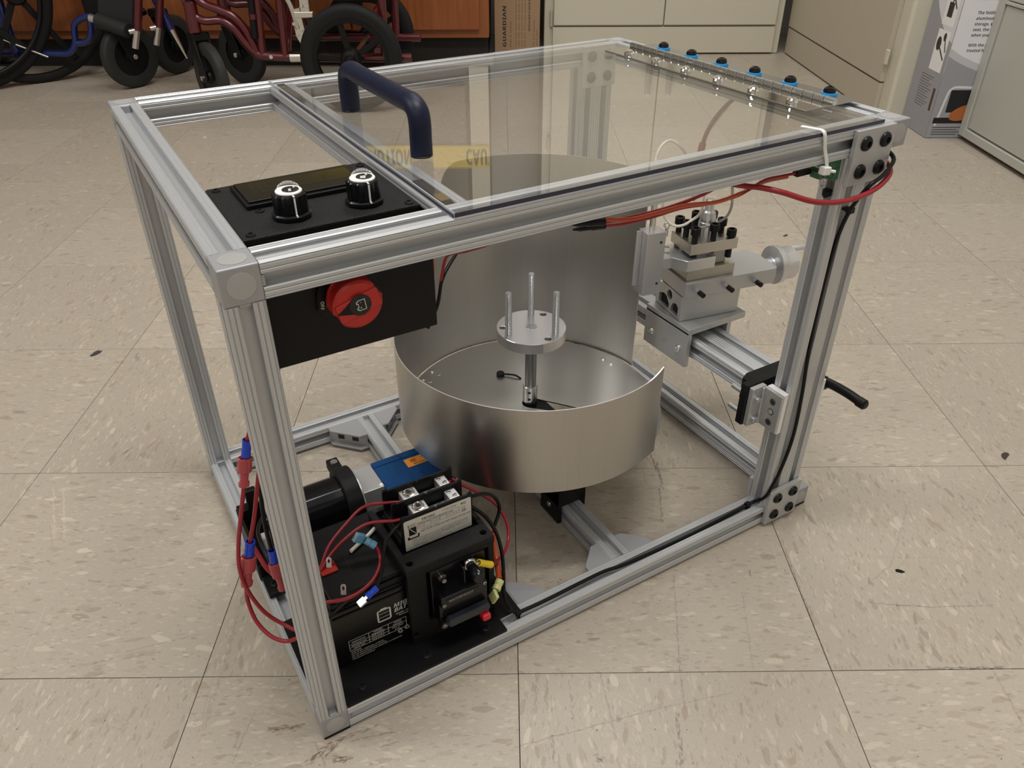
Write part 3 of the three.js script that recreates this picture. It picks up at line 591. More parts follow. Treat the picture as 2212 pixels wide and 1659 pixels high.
// ---------------------------------------------------------------- sheet-metal drum and the spindle in it
const DX = 0.3456, DZ = -0.2066, DR = 0.155, DB = 0.1172;
const drumMat = new THREE.MeshStandardMaterial({ color: lin(0.58, 0.565, 0.53), metalness: 1, roughness: 0.34, roughnessMap: null, bumpMap: brushV, bumpScale: 0.00003 });
drumMat.map = brushCol;
const drumFloorMat = new THREE.MeshStandardMaterial({ color: lin(0.60, 0.595, 0.58), metalness: 1, roughness: 0.33, bumpMap: castTex, bumpScale: 0.00002 });
{
  const t = thing('splash_drum', 'round brushed aluminium splash drum, tall at back and low in front', 'drum', [DX, DB, DZ]);
  // height of the wall's upper edge against the angle round the axis (degrees from +x towards +z)
  const ease = (u) => u * u * (3 - 2 * u), cl = (u) => Math.max(0, Math.min(1, u));
  const topAt = (a) => {
    if (a > 180) a -= 360;
    if (a >= -124 && a <= 0) {
      if (a > -93) return 0.3676 - (a > -1.5 ? 0.002 : 0);
      if (a > -103) { const q = (-93 - a) / 10; return 0.3676 - 0.034 * (1 - Math.sqrt(1 - q * q * 0.96)); }
      return 0.3404 - 0.1204 * ease(cl((-103 - a) / 19));
    }
    return 0.22 + (a > 0 ? 0.006 * Math.pow(cl((76 - a) / 12), 2) : 0);
  };
  const rAt = (a) => DR + (a > 0 && a < 90 ? 0.002 * Math.pow(cl((78 - a) / 14), 2) : 0);
  const a0 = 64, a1 = 357, N = 260, K = 14, pos = [], uv = [], idx = [], th = 0.0012;
  const ring = (inn) => { for (let i = 0; i <= N; i++) { const a = a0 + (a1 - a0) * i / N, rad = a * Math.PI / 180, r = rAt(a) - (inn ? th : 0), y1 = topAt(a); for (let k = 0; k <= K; k++) { pos.push(DX + r * Math.cos(rad), DB + (y1 - DB) * k / K, DZ + r * Math.sin(rad)); uv.push(rad * 0.155 * 6, (DB + (y1 - DB) * k / K) * 4); } } };
  ring(false); ring(true);
  const S = (N + 1) * (K + 1), id = (s, i, k) => s * S + i * (K + 1) + k;
  for (let i = 0; i < N; i++) for (let k = 0; k < K; k++) { idx.push(id(0, i, k), id(0, i, k + 1), id(0, i + 1, k), id(0, i + 1, k), id(0, i, k + 1), id(0, i + 1, k + 1)); idx.push(id(1, i, k), id(1, i + 1, k), id(1, i, k + 1), id(1, i + 1, k), id(1, i + 1, k + 1), id(1, i, k + 1)); }
  const g = new THREE.BufferGeometry(); g.setAttribute('position', new THREE.Float32BufferAttribute(pos, 3)); g.setAttribute('uv', new THREE.Float32BufferAttribute(uv, 2)); g.setIndex(idx); g.computeVertexNormals();
  part('wall', g, drumMat, t);
  // the bare cut edge of the sheet
  const epos = [], eidx = []; const quad = (A, B, C, D) => { const b = epos.length / 3; epos.push(...A, ...B, ...C, ...D); eidx.push(b, b + 1, b + 2, b, b + 2, b + 3); };
  const at = (s, i, k) => { const j = id(s, i, k) * 3; return [pos[j], pos[j + 1], pos[j + 2]]; };
  for (let i = 0; i < N; i++) { quad(at(0, i, K), at(1, i, K), at(1, i + 1, K), at(0, i + 1, K)); quad(at(0, i, 0), at(0, i + 1, 0), at(1, i + 1, 0), at(1, i, 0)); }
  for (const i of [0, N]) for (let k = 0; k < K; k++) quad(at(0, i, k), at(1, i, k), at(1, i, k + 1), at(0, i, k + 1));
  const eg = new THREE.BufferGeometry(); eg.setAttribute('position', new THREE.Float32BufferAttribute(epos, 3)); eg.setAttribute('uv', new THREE.Float32BufferAttribute(new Float32Array(epos.length / 3 * 2), 2)); eg.setIndex(eidx); eg.computeVertexNormals();
  part('cut_edge', eg, std(lin(0.86, 0.86, 0.86), 0.3, 0.9), t);
  // floor disc with the spindle's slot, drilled holes and rivets
  const s = new THREE.Shape(); s.absarc(DX, -DZ, DR - 0.0042, 0, 2 * Math.PI);
  const H = new THREE.Path(), sx = 0.3455, sz = 0.2095; H.absarc(sx, sz, 0.0105, 0.25 * Math.PI, 1.25 * Math.PI); H.lineTo(0.378, 0.163); H.lineTo(0.388, 0.172); H.closePath(); s.holes.push(H);
  for (const [x, z] of [[0.2783, -0.3201], [0.2624, -0.3109]]) { const p = new THREE.Path(); p.absarc(x, -z, 0.0022, 0, 2 * Math.PI); s.holes.push(p); }
  part('floor_disc', extrude(s, 0.0015, 0, 96).rotateX(-Math.PI / 2).translate(0, DB - 0.0004, 0), drumFloorMat, t);
  for (const [x, z] of [[0.2739, -0.3295], [0.2568, -0.319], [0.4774, -0.2286], [0.4753, -0.2427]]) part('rivet', dome(0.0021, 0.0018, 16).translate(x, DB + 0.0011, z), M.chrome, t);
}
{
  const t = thing('rubber_plug', 'small black rubber plug on a short strap on the drum floor', 'plug', [0.3434, DB + 0.0011, -0.2786]);
  part('plug_head', cyl('y', [0.3434, DB + 0.0036, -0.2786], 0.0049, 0.005, { bevel: 0.0008 }), M.rubber, t);
  part('strap', tube([[0.347, DB + 0.0034, -0.2766], [0.352, DB + 0.0038, -0.272], [0.3575, DB + 0.0042, -0.2655], [0.3615, DB + 0.0016, -0.259]], 0.0011), M.rubber, t);
}
{
  const X = 0.3466, Z = -0.213, top = 0.22;
  const t = thing('spindle', 'steel spindle with a round drilled faceplate carrying three threaded studs', 'spindle', [X, 0.075, Z]);
  part('shaft', cyl('y', [X, 0.148, Z], 0.0066, 0.122, { seg: 32 }), M.darkSteel, t);
  const cp = part('coupling', cyl('y', [X - 0.0002, 0.1305, Z], 0.0086, 0.0235, { seg: 36, bevel: 0.0006 }), M.steel, t);
  part('lower_shaft', cyl('y', [X, 0.1185, Z], 0.005, 0.004), M.steel, t);
  for (const y of [0.1355, 0.1262]) part('set_screw_hole', cyl('z', [0, 0, 0], 0.0019, 0.0012), M.hole, cp, { at: [X - 0.0054, y, Z + 0.0063], rot: [0, -0.7, 0] });
  const s = new THREE.Shape(); s.absarc(0, 0, 0.0392, 0, 2 * Math.PI);
  for (const d of [-33, 87, 207]) { const p = new THREE.Path(), a = d * Math.PI / 180; p.absarc(0.0318 * Math.cos(a), -0.0318 * Math.sin(a), 0.0037, 0, 2 * Math.PI); s.holes.push(p); }
  const fp = part('faceplate', toCreasedNormals(extrude(s, 0.0125, 0.0005, 72).rotateX(-Math.PI / 2), 0.6).translate(X, top - 0.0125, Z), std(lin(0.74, 0.74, 0.75), 0.3, 1), t);
  part('shaft_end', cyl('y', [X, top + 0.0001, Z], 0.0062, 0.0006, { seg: 32 }), M.steel, fp);
  const st = threadedRod(0.0039, 0.0515, 0.0014);
  for (const d of [178, 61, -59]) { const a = d * Math.PI / 180; part('threaded_stud', st, M.zinc, t, { at: [X + 0.0302 * Math.cos(a), top - 0.0005, Z + 0.0302 * Math.sin(a)] }); }
}
{ // bearing block clamped on the lower cross rail under the drum
  const t = thing('bearing_block', 'black bearing block on the lower cross rail under the drum', 'bearing block', [0.347, Y0 + w, -0.15]);
  const g = extrude(poly([[0.3292, 0.004], [0.3328, 0.0305], [0.3345, 0.0285], [0.3345, 0.0035], [0.3595, 0.0035], [0.3595, 0.0285], [0.3612, 0.029], [0.3665, 0.0155]]), 0.001).translate(0, 0, 0);
  part('body', [box(0.3285, 0.3338, 0.004, 0.05, -0.158, -0.1195, 0.001), box(0.36, 0.3665, 0.012, 0.05, -0.158, -0.1195, 0.001), box(0.3285, 0.3665, 0.0285, 0.052, -0.158, -0.1195, 0.0012)], M.blackSheet, t);
  part('riser', box(0.33, 0.364, 0.0505, 0.1165, -0.25, -0.165, 0.001), M.blackSheet, t);
  part('screw', buttonHead(0.0034, 0.002), M.steel, t, { at: [0.3285, 0.021, -0.139], rot: [0, 0, Math.PI / 2] });
}

// ---------------------------------------------------------------- tool beam, its two clamps, the tool slide
{
  const t = thing('tool_beam', 'wide slotted aluminium beam clamped between the right posts below the tool slide', 'beam', [0.558, 0.166, -0.22]);
  part('beam', rail('z', -0.369, -0.0605, 0.5585, 0.1658, P21), M.alu, t);
  for (const s of [1, -1]) {
    const mz = (a, b) => (s > 0 ? [a, b] : [-FD - b, -FD - a]);
    const B = (x0, x1, y0, y1, z0, z1, r) => { const [p, q] = mz(z0, z1); return box(x0, x1, y0, y1, p, q, r); };
    const [pz0] = mz(-0.0612, -0.0425);
    part('end_block', extrude(poly([[0.5285, 0.151], [0.5845, 0.151], [0.5845, 0.1815], [0.5335, 0.1815], [0.5285, 0.1765]]), 0.0186, 0.0006).translate(0, 0, pz0), M.blackPl, t);
    part('end_plate', B(0.507, 0.586, 0.137, 0.188, -0.0424, -0.0332, 0.0008), M.blackPl, t);
    const an = part('angle_bracket', [B(0.5095, 0.5292, 0.138, 0.1865, -0.0331, -0.0268, 0.0008), B(0.5252, 0.5292, 0.1385, 0.186, -0.0268, -0.0012, 0.0007), B(0.5222, 0.5257, 0.139, 0.1858, -0.0272, -0.0242, 0.0012)], M.aluSatin, t);
    part('slide_pad', B(0.5293, 0.5363, 0.135, 0.1865, -0.0262, -0.0022, 0.0008), M.white, t);
    const bolt = [hexPrism(0.0042, 0.0036).rotateX(Math.PI / 2), cyl('z', [0, 0, 0.0018], 0.003, 0.0008)];
    for (const y of [0.1725, 0.147]) {
      part('hex_bolt', bolt, M.zinc, an, { at: [0.5168, y, s > 0 ? -0.0249 : -FD + 0.0249] });
      part('bolt_end', cyl('z', [0.5118 + (y > 0.16 ? 0 : 0), y + 0.002, s > 0 ? -0.0502 : -FD + 0.0502], 0.0030, 0.0155), M.zinc, an);
    }
    for (const [y, solid] of [[0.1745, 1], [0.1615, 0], [0.148, 1]]) {
      const z = s > 0 ? -0.0125 : -FD + 0.0125;
      part('countersink', lathe([[0.0036, 0], [0.0042, 0.0003], [0.0030, 0.0004]], 24).rotateZ(Math.PI / 2), M.steel, an, { at: [0.5252, y, z] });
      part(solid ? 'screw' : 'hole', cyl('x', [0.5251, y, z], solid ? 0.003 : 0.0028, 0.0005), solid ? M.darkSteel : M.castCap, an);
      if (solid) part('socket', hexPrism(0.0013, 0.0004).rotateZ(Math.PI / 2), M.hole, an, { at: [0.5247, y, z] });
    }
    part('outer_pad', B(0.5863, 0.5905, 0.139, 0.188, -0.024, -0.0008, 0.0006), M.white, t);
    if (s > 0) {
      const lv = part('clamp_lever', [cyl('x', [0.598, 0.174, -0.0105], 0.0075, 0.015, { bevel: 0.001 }), tube([[0.6015, 0.1765, -0.009], [0.6035, 0.1765, 0.004], [0.606, 0.175, 0.02], [0.607, 0.173, 0.034]], 0.0052, { rs: 12 }).scale(1, 1, 1), cyl('z', [0.607, 0.1728, 0.036], 0.0058, 0.012, { bevel: 0.002 })], M.blackPl, t);
    }
  }
}
{ // tool slide: written in its own axes, u along the slide, y up, v towards the back
  const yaw = -10.35 * Math.PI / 180;
  const t = thing('tool_slide', 'machined aluminium lathe tool slide with black socket screws and a hand wheel', 'tool slide', [0.527, 0.1952, -0.1694], { yaw });
  // parts in local x (= u), y, z (= -v)
  const bx = (u0, u1, y0, y1, v0, v1, r) => box(u0, u1, y0, y1, -v1, -v0, r);
  // saddle bracket straddling the beam, square to the frame, so turned back by the slide's angle
  const back = (g) => g.translate(-0.527, -0.1952, 0.1694).rotateY(-yaw);
  const sd = part('saddle', [back(box(0.524, 0.6145, 0.187, 0.1951, -0.226, -0.1475, 0.0008)), back(box(0.524, 0.5302, 0.143, 0.1905, -0.226, -0.1475, 0.0008)), back(box(0.586, 0.5925, 0.155, 0.1885, -0.226, -0.1475, 0.0008))], M.aluSatin, t);
  const bolt = buttonHead(0.0046, 0.0034);
  for (const [y, z, k] of [[0.1622, -0.2123, 1], [0.1622, -0.1876, 0], [0.1633, -0.1615, 1]]) {
    const p = V([0.524, y, z]).sub(V([0.527, 0.1952, -0.1694])).applyAxisAngle(new THREE.Vector3(0, 1, 0), -yaw);
    if (k) part('bolt', bolt, M.chrome, sd, { at: p.toArray(), rot: [0, -yaw, Math.PI / 2, ] });
    else part('hole', [lathe([[0.003, 0], [0.0036, 0.0004], [0.0028, 0.0006]], 20), cyl('y', [0, 0.0001, 0], 0.0026, 0.0006)], M.castCap, sd, { at: p.toArray(), rot: [0, -yaw, Math.PI / 2] });
  }
  const e1 = extrude((() => { const s = poly([[0, 0.0004], [-0.058, 0.0004], [-0.058, 0.024], [-0.045, 0.0325], [0, 0.0325]]); // hollow extrusion: (z, y) section
    const hole = (pp) => { const h = new THREE.Path(); pp.forEach((q, i) => (i ? h.lineTo(q[0], q[1]) : h.moveTo(q[0], q[1]))); h.closePath(); s.holes.push(h); };
    hole([[-0.006, 0.004], [-0.006, 0.0155], [-0.011, 0.0185], [-0.0175, 0.017], [-0.0225, 0.010], [-0.0225, 0.004]]); hole([[-0.0265, 0.004], [-0.0265, 0.011], [-0.033, 0.0185], [-0.0405, 0.0195], [-0.0505, 0.0155], [-0.0505, 0.004]]);
    const r = new THREE.Path(); r.absellipse(-0.0275, 0.0232, 0.0062, 0.0062, 0, 2 * Math.PI); s.holes.push(r); return s; })(), 0.0802, 0.0003, 16);
  e1.rotateY(Math.PI / 2);    // shape x -> -z ... depth along x
  e1.scale(1, 1, 1);
  part('slide_base', mirrorZ(e1), M.aluSatin, t);
  part('cavity', bx(0.004, 0.078, 0.003, 0.0295, 0.004, 0.052, 0), M.gap, t);
  const sl = part('slide', [bx(0, 0.1222, 0.0335, 0.0525, -0.0062, 0.0515, 0.0006)], M.aluSatin, t);
  part('gap_line', bx(0.0006, 0.08, 0.0326, 0.0336, 0.0005, 0.05, 0), M.gap, t);
  for (const u of [0.0168, 0.0557, 0.0953]) {
    const n = part('lock_nut', hexPrism(0.0036, 0.003).rotateX(Math.PI / 2), M.zinc, sl, { at: [u, 0.0402, 0.0062 + 0.0016] });
    part('set_screw', [cyl('z', [u, 0.0402, 0.0062 + 0.0075], 0.003, 0.0085), cyl('z', [u, 0.0402, 0.0062 + 0.0116], 0.0014, 0.0006)], M.blackOx, sl);
  }
  part('swivel_block', bx(0.003, 0.0662, 0.0526, 0.0662, 0.0002, 0.05, 0.0006), std(lin(0.50, 0.49, 0.44), 0.42, 1), t);
  // tool holder arm, chamfered at its left
  const pl = (pp, y0, y1, b) => plan(pp.map(([u, v]) => [u, -v]), y0, y1, b);
  part('tool_arm', pl([[-0.001, -0.0035], [0.036, -0.003], [0.0385, 0.003], [0.0385, 0.0465], [0.0004, 0.0465], [-0.029, 0.020], [-0.030, 0.012], [-0.0125, 0.0125]], 0.0664, 0.0802, 0.0006), M.aluMill, t);
  for (const [u, v] of [[-0.012, 0.0255], [-0.004, 0.040]]) part('hole', cyl('y', [u, 0.0802, -v], 0.0034, 0.0006), M.darkSteel, t);
  part('post_core', bx(0.016, 0.056, 0.0664, 0.0848, 0.006, 0.036, 0.0006), M.darkSteel, t);
  const cpz = part('clamp_plate', bx(0.0034, 0.0656, 0.0846, 0.0976, 0.0002, 0.045, 0.0008), std(lin(0.58, 0.57, 0.53), 0.36, 1), t);
  const shs = merge(socketHead(0.0056, 0.0085, 0.0036, 0.026));
  for (const [u, v, y] of [[0.0106, 0.0062, 0.1155], [0.034, 0.0048, 0.1175], [0.0108, 0.0255, 0.1165], [0.0098, 0.040, 0.116], [0.032, 0.041, 0.119], [0.0585, 0.0055, 0.1075], [0.0555, 0.022, 0.1145], [0.054, 0.040, 0.1165]]) part('socket_screw', shs, M.blackOx, cpz, { at: [u, y, -v] });
  part('clamp_stud', lathe([[0, 0], [0.0088, 0], [0.0088, 0.016], [0.0082, 0.0168], [0.0082, 0.0205], [0.0066, 0.028], [0.0052, 0.030], [0.0045, 0.030], [0.0045, 0.041], [0.0036, 0.043], [0, 0.043]], 32, 0.4), M.aluMill, cpz, { at: [0.0355, 0.0974, -0.0225] }).scale.set(1.15, 1, 1.15);
  // vertical tool block with its rod
  const tb = part('tool_block', bx(-0.0515, -0.0278, 0.041, 0.1168, 0.005, 0.025, 0.0006), M.aluMill, t);
  part('guide_fin', bx(-0.0585, -0.0515, 0.05, 0.1172, 0.0165, 0.0185, 0.0004), M.aluMill, tb);
  for (const y of [0.105, 0.0545]) part('hole', cyl('z', [-0.0335, y, -0.0049], 0.0016, 0.0006), M.hole, tb);
  part('rod', cyl('y', [-0.040, 0.147, -0.0165], 0.0033, 0.062), M.steel, tb);
  part('eye_bolt', [cyl('y', [-0.0048, 0.0985, -0.043], 0.0022, 0.011), new THREE.TorusGeometry(0.0034, 0.0011, 8, 18).translate(-0.0048, 0.1065, -0.043)], M.chrome, t);
  // lead-screw bearing and hand wheel
  part('bearing_plate', bx(0.1223, 0.1285, 0.0345, 0.0505, 0.0, 0.045, 0.0006), M.aluSatin, t);
  part('screw_boss', cyl('x', [0.133, 0.040, -0.0245], 0.0095, 0.01), M.aluMill, t);
  const hw = part('hand_wheel', along(lathe([[0, 0], [0.010, 0], [0.0105, 0.002], [0.0225, 0.0025], [0.0238, 0.0034], [0.0238, 0.0105], [0.0225, 0.0115], [0.0212, 0.0125], [0.0205, 0.0145], [0.0205, 0.0285], [0.0195, 0.0295], [0, 0.0295]], 48, 0.4), 'x'), M.aluMill, t, { at: [0.1370, 0.040, -0.0245] });
  part('crank_pin', along(lathe([[0, 0], [0.0030, 0], [0.0034, 0.003], [0.0042, 0.018], [0.0046, 0.034], [0.004, 0.036], [0, 0.0365]], 20, 0.6), 'x'), M.aluMill, hw, { at: [0.1660, 0.0555, -0.0285] });
}
function mirrorZ(g) {
  // ExtrudeGeometry turned by rotateY maps the section's x to -z; the section was written with x = -v = z, so flip it back
  const p = g.attributes.position, n = g.attributes.normal;
  for (let i = 0; i < p.count; i++) { p.setZ(i, -p.getZ(i)); n.setZ(i, -n.getZ(i)); }
  const swap = (a, sz) => { for (let i = 0; i < a.count; i += 3) for (let k = 0; k < sz; k++) { const q = a.array[(i + 1) * sz + k]; a.array[(i + 1) * sz + k] = a.array[(i + 2) * sz + k]; a.array[(i + 2) * sz + k] = q; } };
  const h = g.index ? g.toNonIndexed() : g; swap(h.attributes.position, 3); swap(h.attributes.normal, 3); if (h.attributes.uv) swap(h.attributes.uv, 2);
  return h;
}

// ---------------------------------------------------------------- black base plate and what stands on it
{
  const t = thing('base_plate', 'thin black sheet plate screwed down on the front lower rail under the battery', 'plate', [0.1, Y0 + w, -0.06]);
  part('sheet', plan([[0.0254, -0.0005], [0.190, -0.0005], [0.190, -0.0165], [0.2135, -0.0175], [0.2135, -0.127], [0.003, -0.1214], [0.003, -0.0254], [0.0254, -0.0254]], Y0 + w + 0.0001, 0.0308), M.blackSheet, t);
  for (const [x, z] of [[0.0445, -0.0118], [0.1095, -0.0124], [0.1724, -0.0116]]) {
    part('washer', lathe([[0.0036, 0], [0.0064, 0], [0.0064, 0.0006], [0.0036, 0.0006]], 24), M.blackOx, t, { at: [x, 0.0308, z] });
    part('screw', buttonHead(0.0045, 0.0032), M.blackOx, t, { at: [x, 0.0313, z] });
  }
}
{ // battery with printed front
  const c = canvas(1500, 760), x = c.getContext('2d'), k = 1500 / 0.15; // 0.150 x 0.076 m, from x 0.0335, y 0.031
  x.fillStyle = '#0a0a0b'; x.fillRect(0, 0, 1500, 760);
  const px = (X) => (X - 0.0335) * k, py = (Y) => 760 - (Y - 0.0312) * k; x.fillStyle = x.strokeStyle = '#cfcfcc';
  x.lineWidth = 17; x.lineJoin = 'round'; x.beginPath(); x.roundRect(px(0.0762), py(0.0835), 0.0122 * k, 0.0142 * k, 14); x.stroke(); x.fillRect(px(0.0792), py(0.0858), 0.006 * k, 14);
  x.fillRect(px(0.0775), py(0.0792), 0.0096 * k, 5); x.fillRect(px(0.0775), py(0.0744), 0.0096 * k, 5);
  x.font = 'italic bold 70px sans-serif'; x.fillText('MIGHTY', px(0.0915), py(0.0800)); x.fillText('BATTERY', px(0.0915), py(0.0738));
  x.font = 'bold 27px sans-serif'; x.fillText('Model: 12V 7AH', px(0.0935), py(0.0695)); x.font = 'italic bold 22px sans-serif'; x.fillText('Rechargeable Sealed', px(0.0962), py(0.0668));
  x.lineWidth = 5; const tx0 = px(0.0457), tx1 = px(0.1028), ty0 = py(0.0618), ty1 = py(0.0484); x.strokeRect(tx0, ty0, tx1 - tx0, ty1 - ty0);
  const c1 = tx0 + (tx1 - tx0) * 0.34, c2 = tx0 + (tx1 - tx0) * 0.68, r1 = ty0 + (ty1 - ty0) * 0.44, r2 = ty0 + (ty1 - ty0) * 0.72; x.beginPath(); x.moveTo(c1, ty0); x.lineTo(c1, ty1); x.moveTo(c2, ty0); x.lineTo(c2, ty1); x.moveTo(tx0, r1); x.lineTo(tx1, r1); x.moveTo(tx0, r2); x.lineTo(c2, r2); x.stroke();
  x.font = 'bold 25px sans-serif'; x.fillText('Application', tx0 + 24, ty0 + 40); x.fillText('Floating use', tx0 + 20, r1 + 27); x.fillText('Cycle use', tx0 + 36, r2 + 29);
  x.fillText('Voltage', c1 + 46, ty0 + 25); x.fillText('Regulation', c1 + 26, ty0 + 52); x.fillText('13.5-13.8 V', c1 + 22, r1 + 27); x.fillText('14.0-14.8 V', c1 + 22, r2 + 29); x.fillText('Initial', c2 + 60, ty0 + 25); x.fillText('Current', c2 + 48, ty0 + 52); x.fillText('Less than', c2 + 36, r1 + 30); x.fillText('2.1A', c2 + 62, r1 + 62);
  x.font = 'bold 21px sans-serif'; ['WARNING', '•Risk of fire, explosion, or burns', '•Do not short the battery terminal', '•Do not disassemble heat above 60°C or incinerate', '•The plastics container'].forEach((s, i) => x.fillText(s, px(0.0460), py(0.0458) + i * 27 + 6));
  x.lineWidth = 5; for (const [ux, uy] of [[0.0962, 0.0455], [0.1032, 0.0468]]) { x.beginPath(); for (let q = 0; q < 3; q++) { const a = q * 2.094 - 1.57; x.lineTo(px(ux) + 24 * Math.cos(a), py(uy) + 24 * Math.sin(a)); } x.closePath(); x.stroke(); x.beginPath(); x.arc(px(ux), py(uy), 25, 0.4, 5.4); x.stroke(); } x.font = 'bold 20px sans-serif'; x.fillText('Pb', px(0.0952), py(0.0418));
  const t = thing('battery', 'black sealed battery with white printed front face on the base plate', 'battery', [0.108, 0.0308, -0.09]);
  const b = part('case', [box(0.0335, 0.184, 0.031, 0.1072, -0.138, -0.0412, 0.0018), box(0.0352, 0.1823, 0.105, 0.1135, -0.1365, -0.043, 0.0012), box(0.0375, 0.180, 0.112, 0.1192, -0.134, -0.0455, 0.002)], M.blackPl, t);
  part('printed_face', new THREE.PlaneGeometry(0.1495, 0.0757).translate(0.1085, 0.0692, -0.04112), new THREE.MeshStandardMaterial({ map: tex(c), roughness: 0.3 }), t);
  part('ridge', [box(0.0345, 0.1035, 0.0965, 0.0985, -0.0412, -0.0399, 0.0005), box(0.0345, 0.1035, 0.1035, 0.1055, -0.0412, -0.0396, 0.0005)], M.blackPl, b);
  part('vent_strip', box(0.0655, 0.0662, 0.1190, 0.1194, -0.122, -0.047, 0), M.gap, b);
  for (const [z, m] of [[-0.0795, M.red], [-0.0435 + 0.001, M.blackPl]]) {
    const s = part('terminal_base', [box(0.0405, 0.056, 0.119, 0.1212, z - 0.008, z + 0.006, 0.001)], m, t);
    part('terminal_tab', (() => { const sh = poly([[-0.0024, 0], [0.0024, 0], [0.0024, 0.0085], [0.0014, 0.0098], [-0.0014, 0.0098], [-0.0024, 0.0085]]); const h = new THREE.Path(); h.absellipse(0, 0.0062, 0.0011, 0.0019, 0, 6.283); sh.holes.push(h); return extrude(sh, 0.0008).rotateX(-0.5).rotateY(-0.5).translate(0.0495, 0.1205, z - 0.001); })(), M.tin, s);
  }
}
{ // printed black housing that straddles the battery's right half
  const t = thing('electrics_housing', 'black printed plastic housing over the battery end with terminal block on top', 'housing', [0.149, 0.0308, -0.075]);
  const s = poly([[0.104, -0.0305], [0.194, -0.0305], [0.1945, -0.121], [0.104, -0.121]].map(([a, b]) => [a, -b]));
  const rec = new THREE.Path(); [[0.1105, 0.0515], [0.1105, 0.1165], [0.189, 0.1165], [0.189, 0.0515]].forEach((q, i) => (i ? rec.lineTo(q[0], q[1]) : rec.moveTo(q[0], q[1]))); rec.closePath(); s.holes.push(rec);
  const bores = []; for (const [a, b] of [[0.1112, 0.0388], [0.1872, 0.0398], [0.1112, 0.1182 - 0.0005], [0.1875, 0.1178]]) { if (b > 0.1) continue; const h = new THREE.Path(); h.absarc(a, b, 0.0031, 0, 6.283); s.holes.push(h); }
  const front = poly([[0.1045, 0.031], [0.193, 0.031], [0.193, 0.1235], [0.104, 0.1235], [0.104, 0.047], [0.1105, 0.047], [0.1105, 0.041], [0.1045, 0.041]]), win = new THREE.Path(); [[0.1225, 0.0545], [0.187, 0.0545], [0.187, 0.1195], [0.1225, 0.1195]].forEach((q, i) => (i ? win.lineTo(q[0], q[1]) : win.moveTo(q[0], q[1]))); win.closePath(); front.holes.push(win);
  part('top_frame', extrude(s, 0.0085, 0.0005).rotateX(-Math.PI / 2).translate(0, 0.1218, 0), M.blackGrit, t);
  part('shell', [extrude(front, 0.006, 0.0004).translate(0, 0, -0.036), box(0.1042, 0.1062, 0.12, 0.1222, -0.1205, -0.031, 0.0004), box(0.104, 0.1095, 0.1195, 0.1225, -0.1205, -0.031, 0.0003), box(0.187, 0.194, 0.031, 0.1222, -0.1205, -0.036, 0.0005), box(0.104, 0.194, 0.1195, 0.1225, -0.1205, -0.036, 0.0004)], M.blackMatte, t);
  part('back_panel', box(0.1225, 0.187, 0.0545, 0.1195, -0.0405, -0.0385, 0), M.blackMatte, t);
  for (const [a, b] of [[0.1112, -0.0388], [0.1872, -0.0398]]) part('bore', cyl('y', [a, 0.1232, b], 0.0031, 0.001), M.hole, t);
  for (const [a, b] of [[0.1108, -0.1185], [0.1878, -0.1185]]) part('bore', cyl('y', [a, 0.1303, b], 0.003, 0.0006), M.hole, t);
}
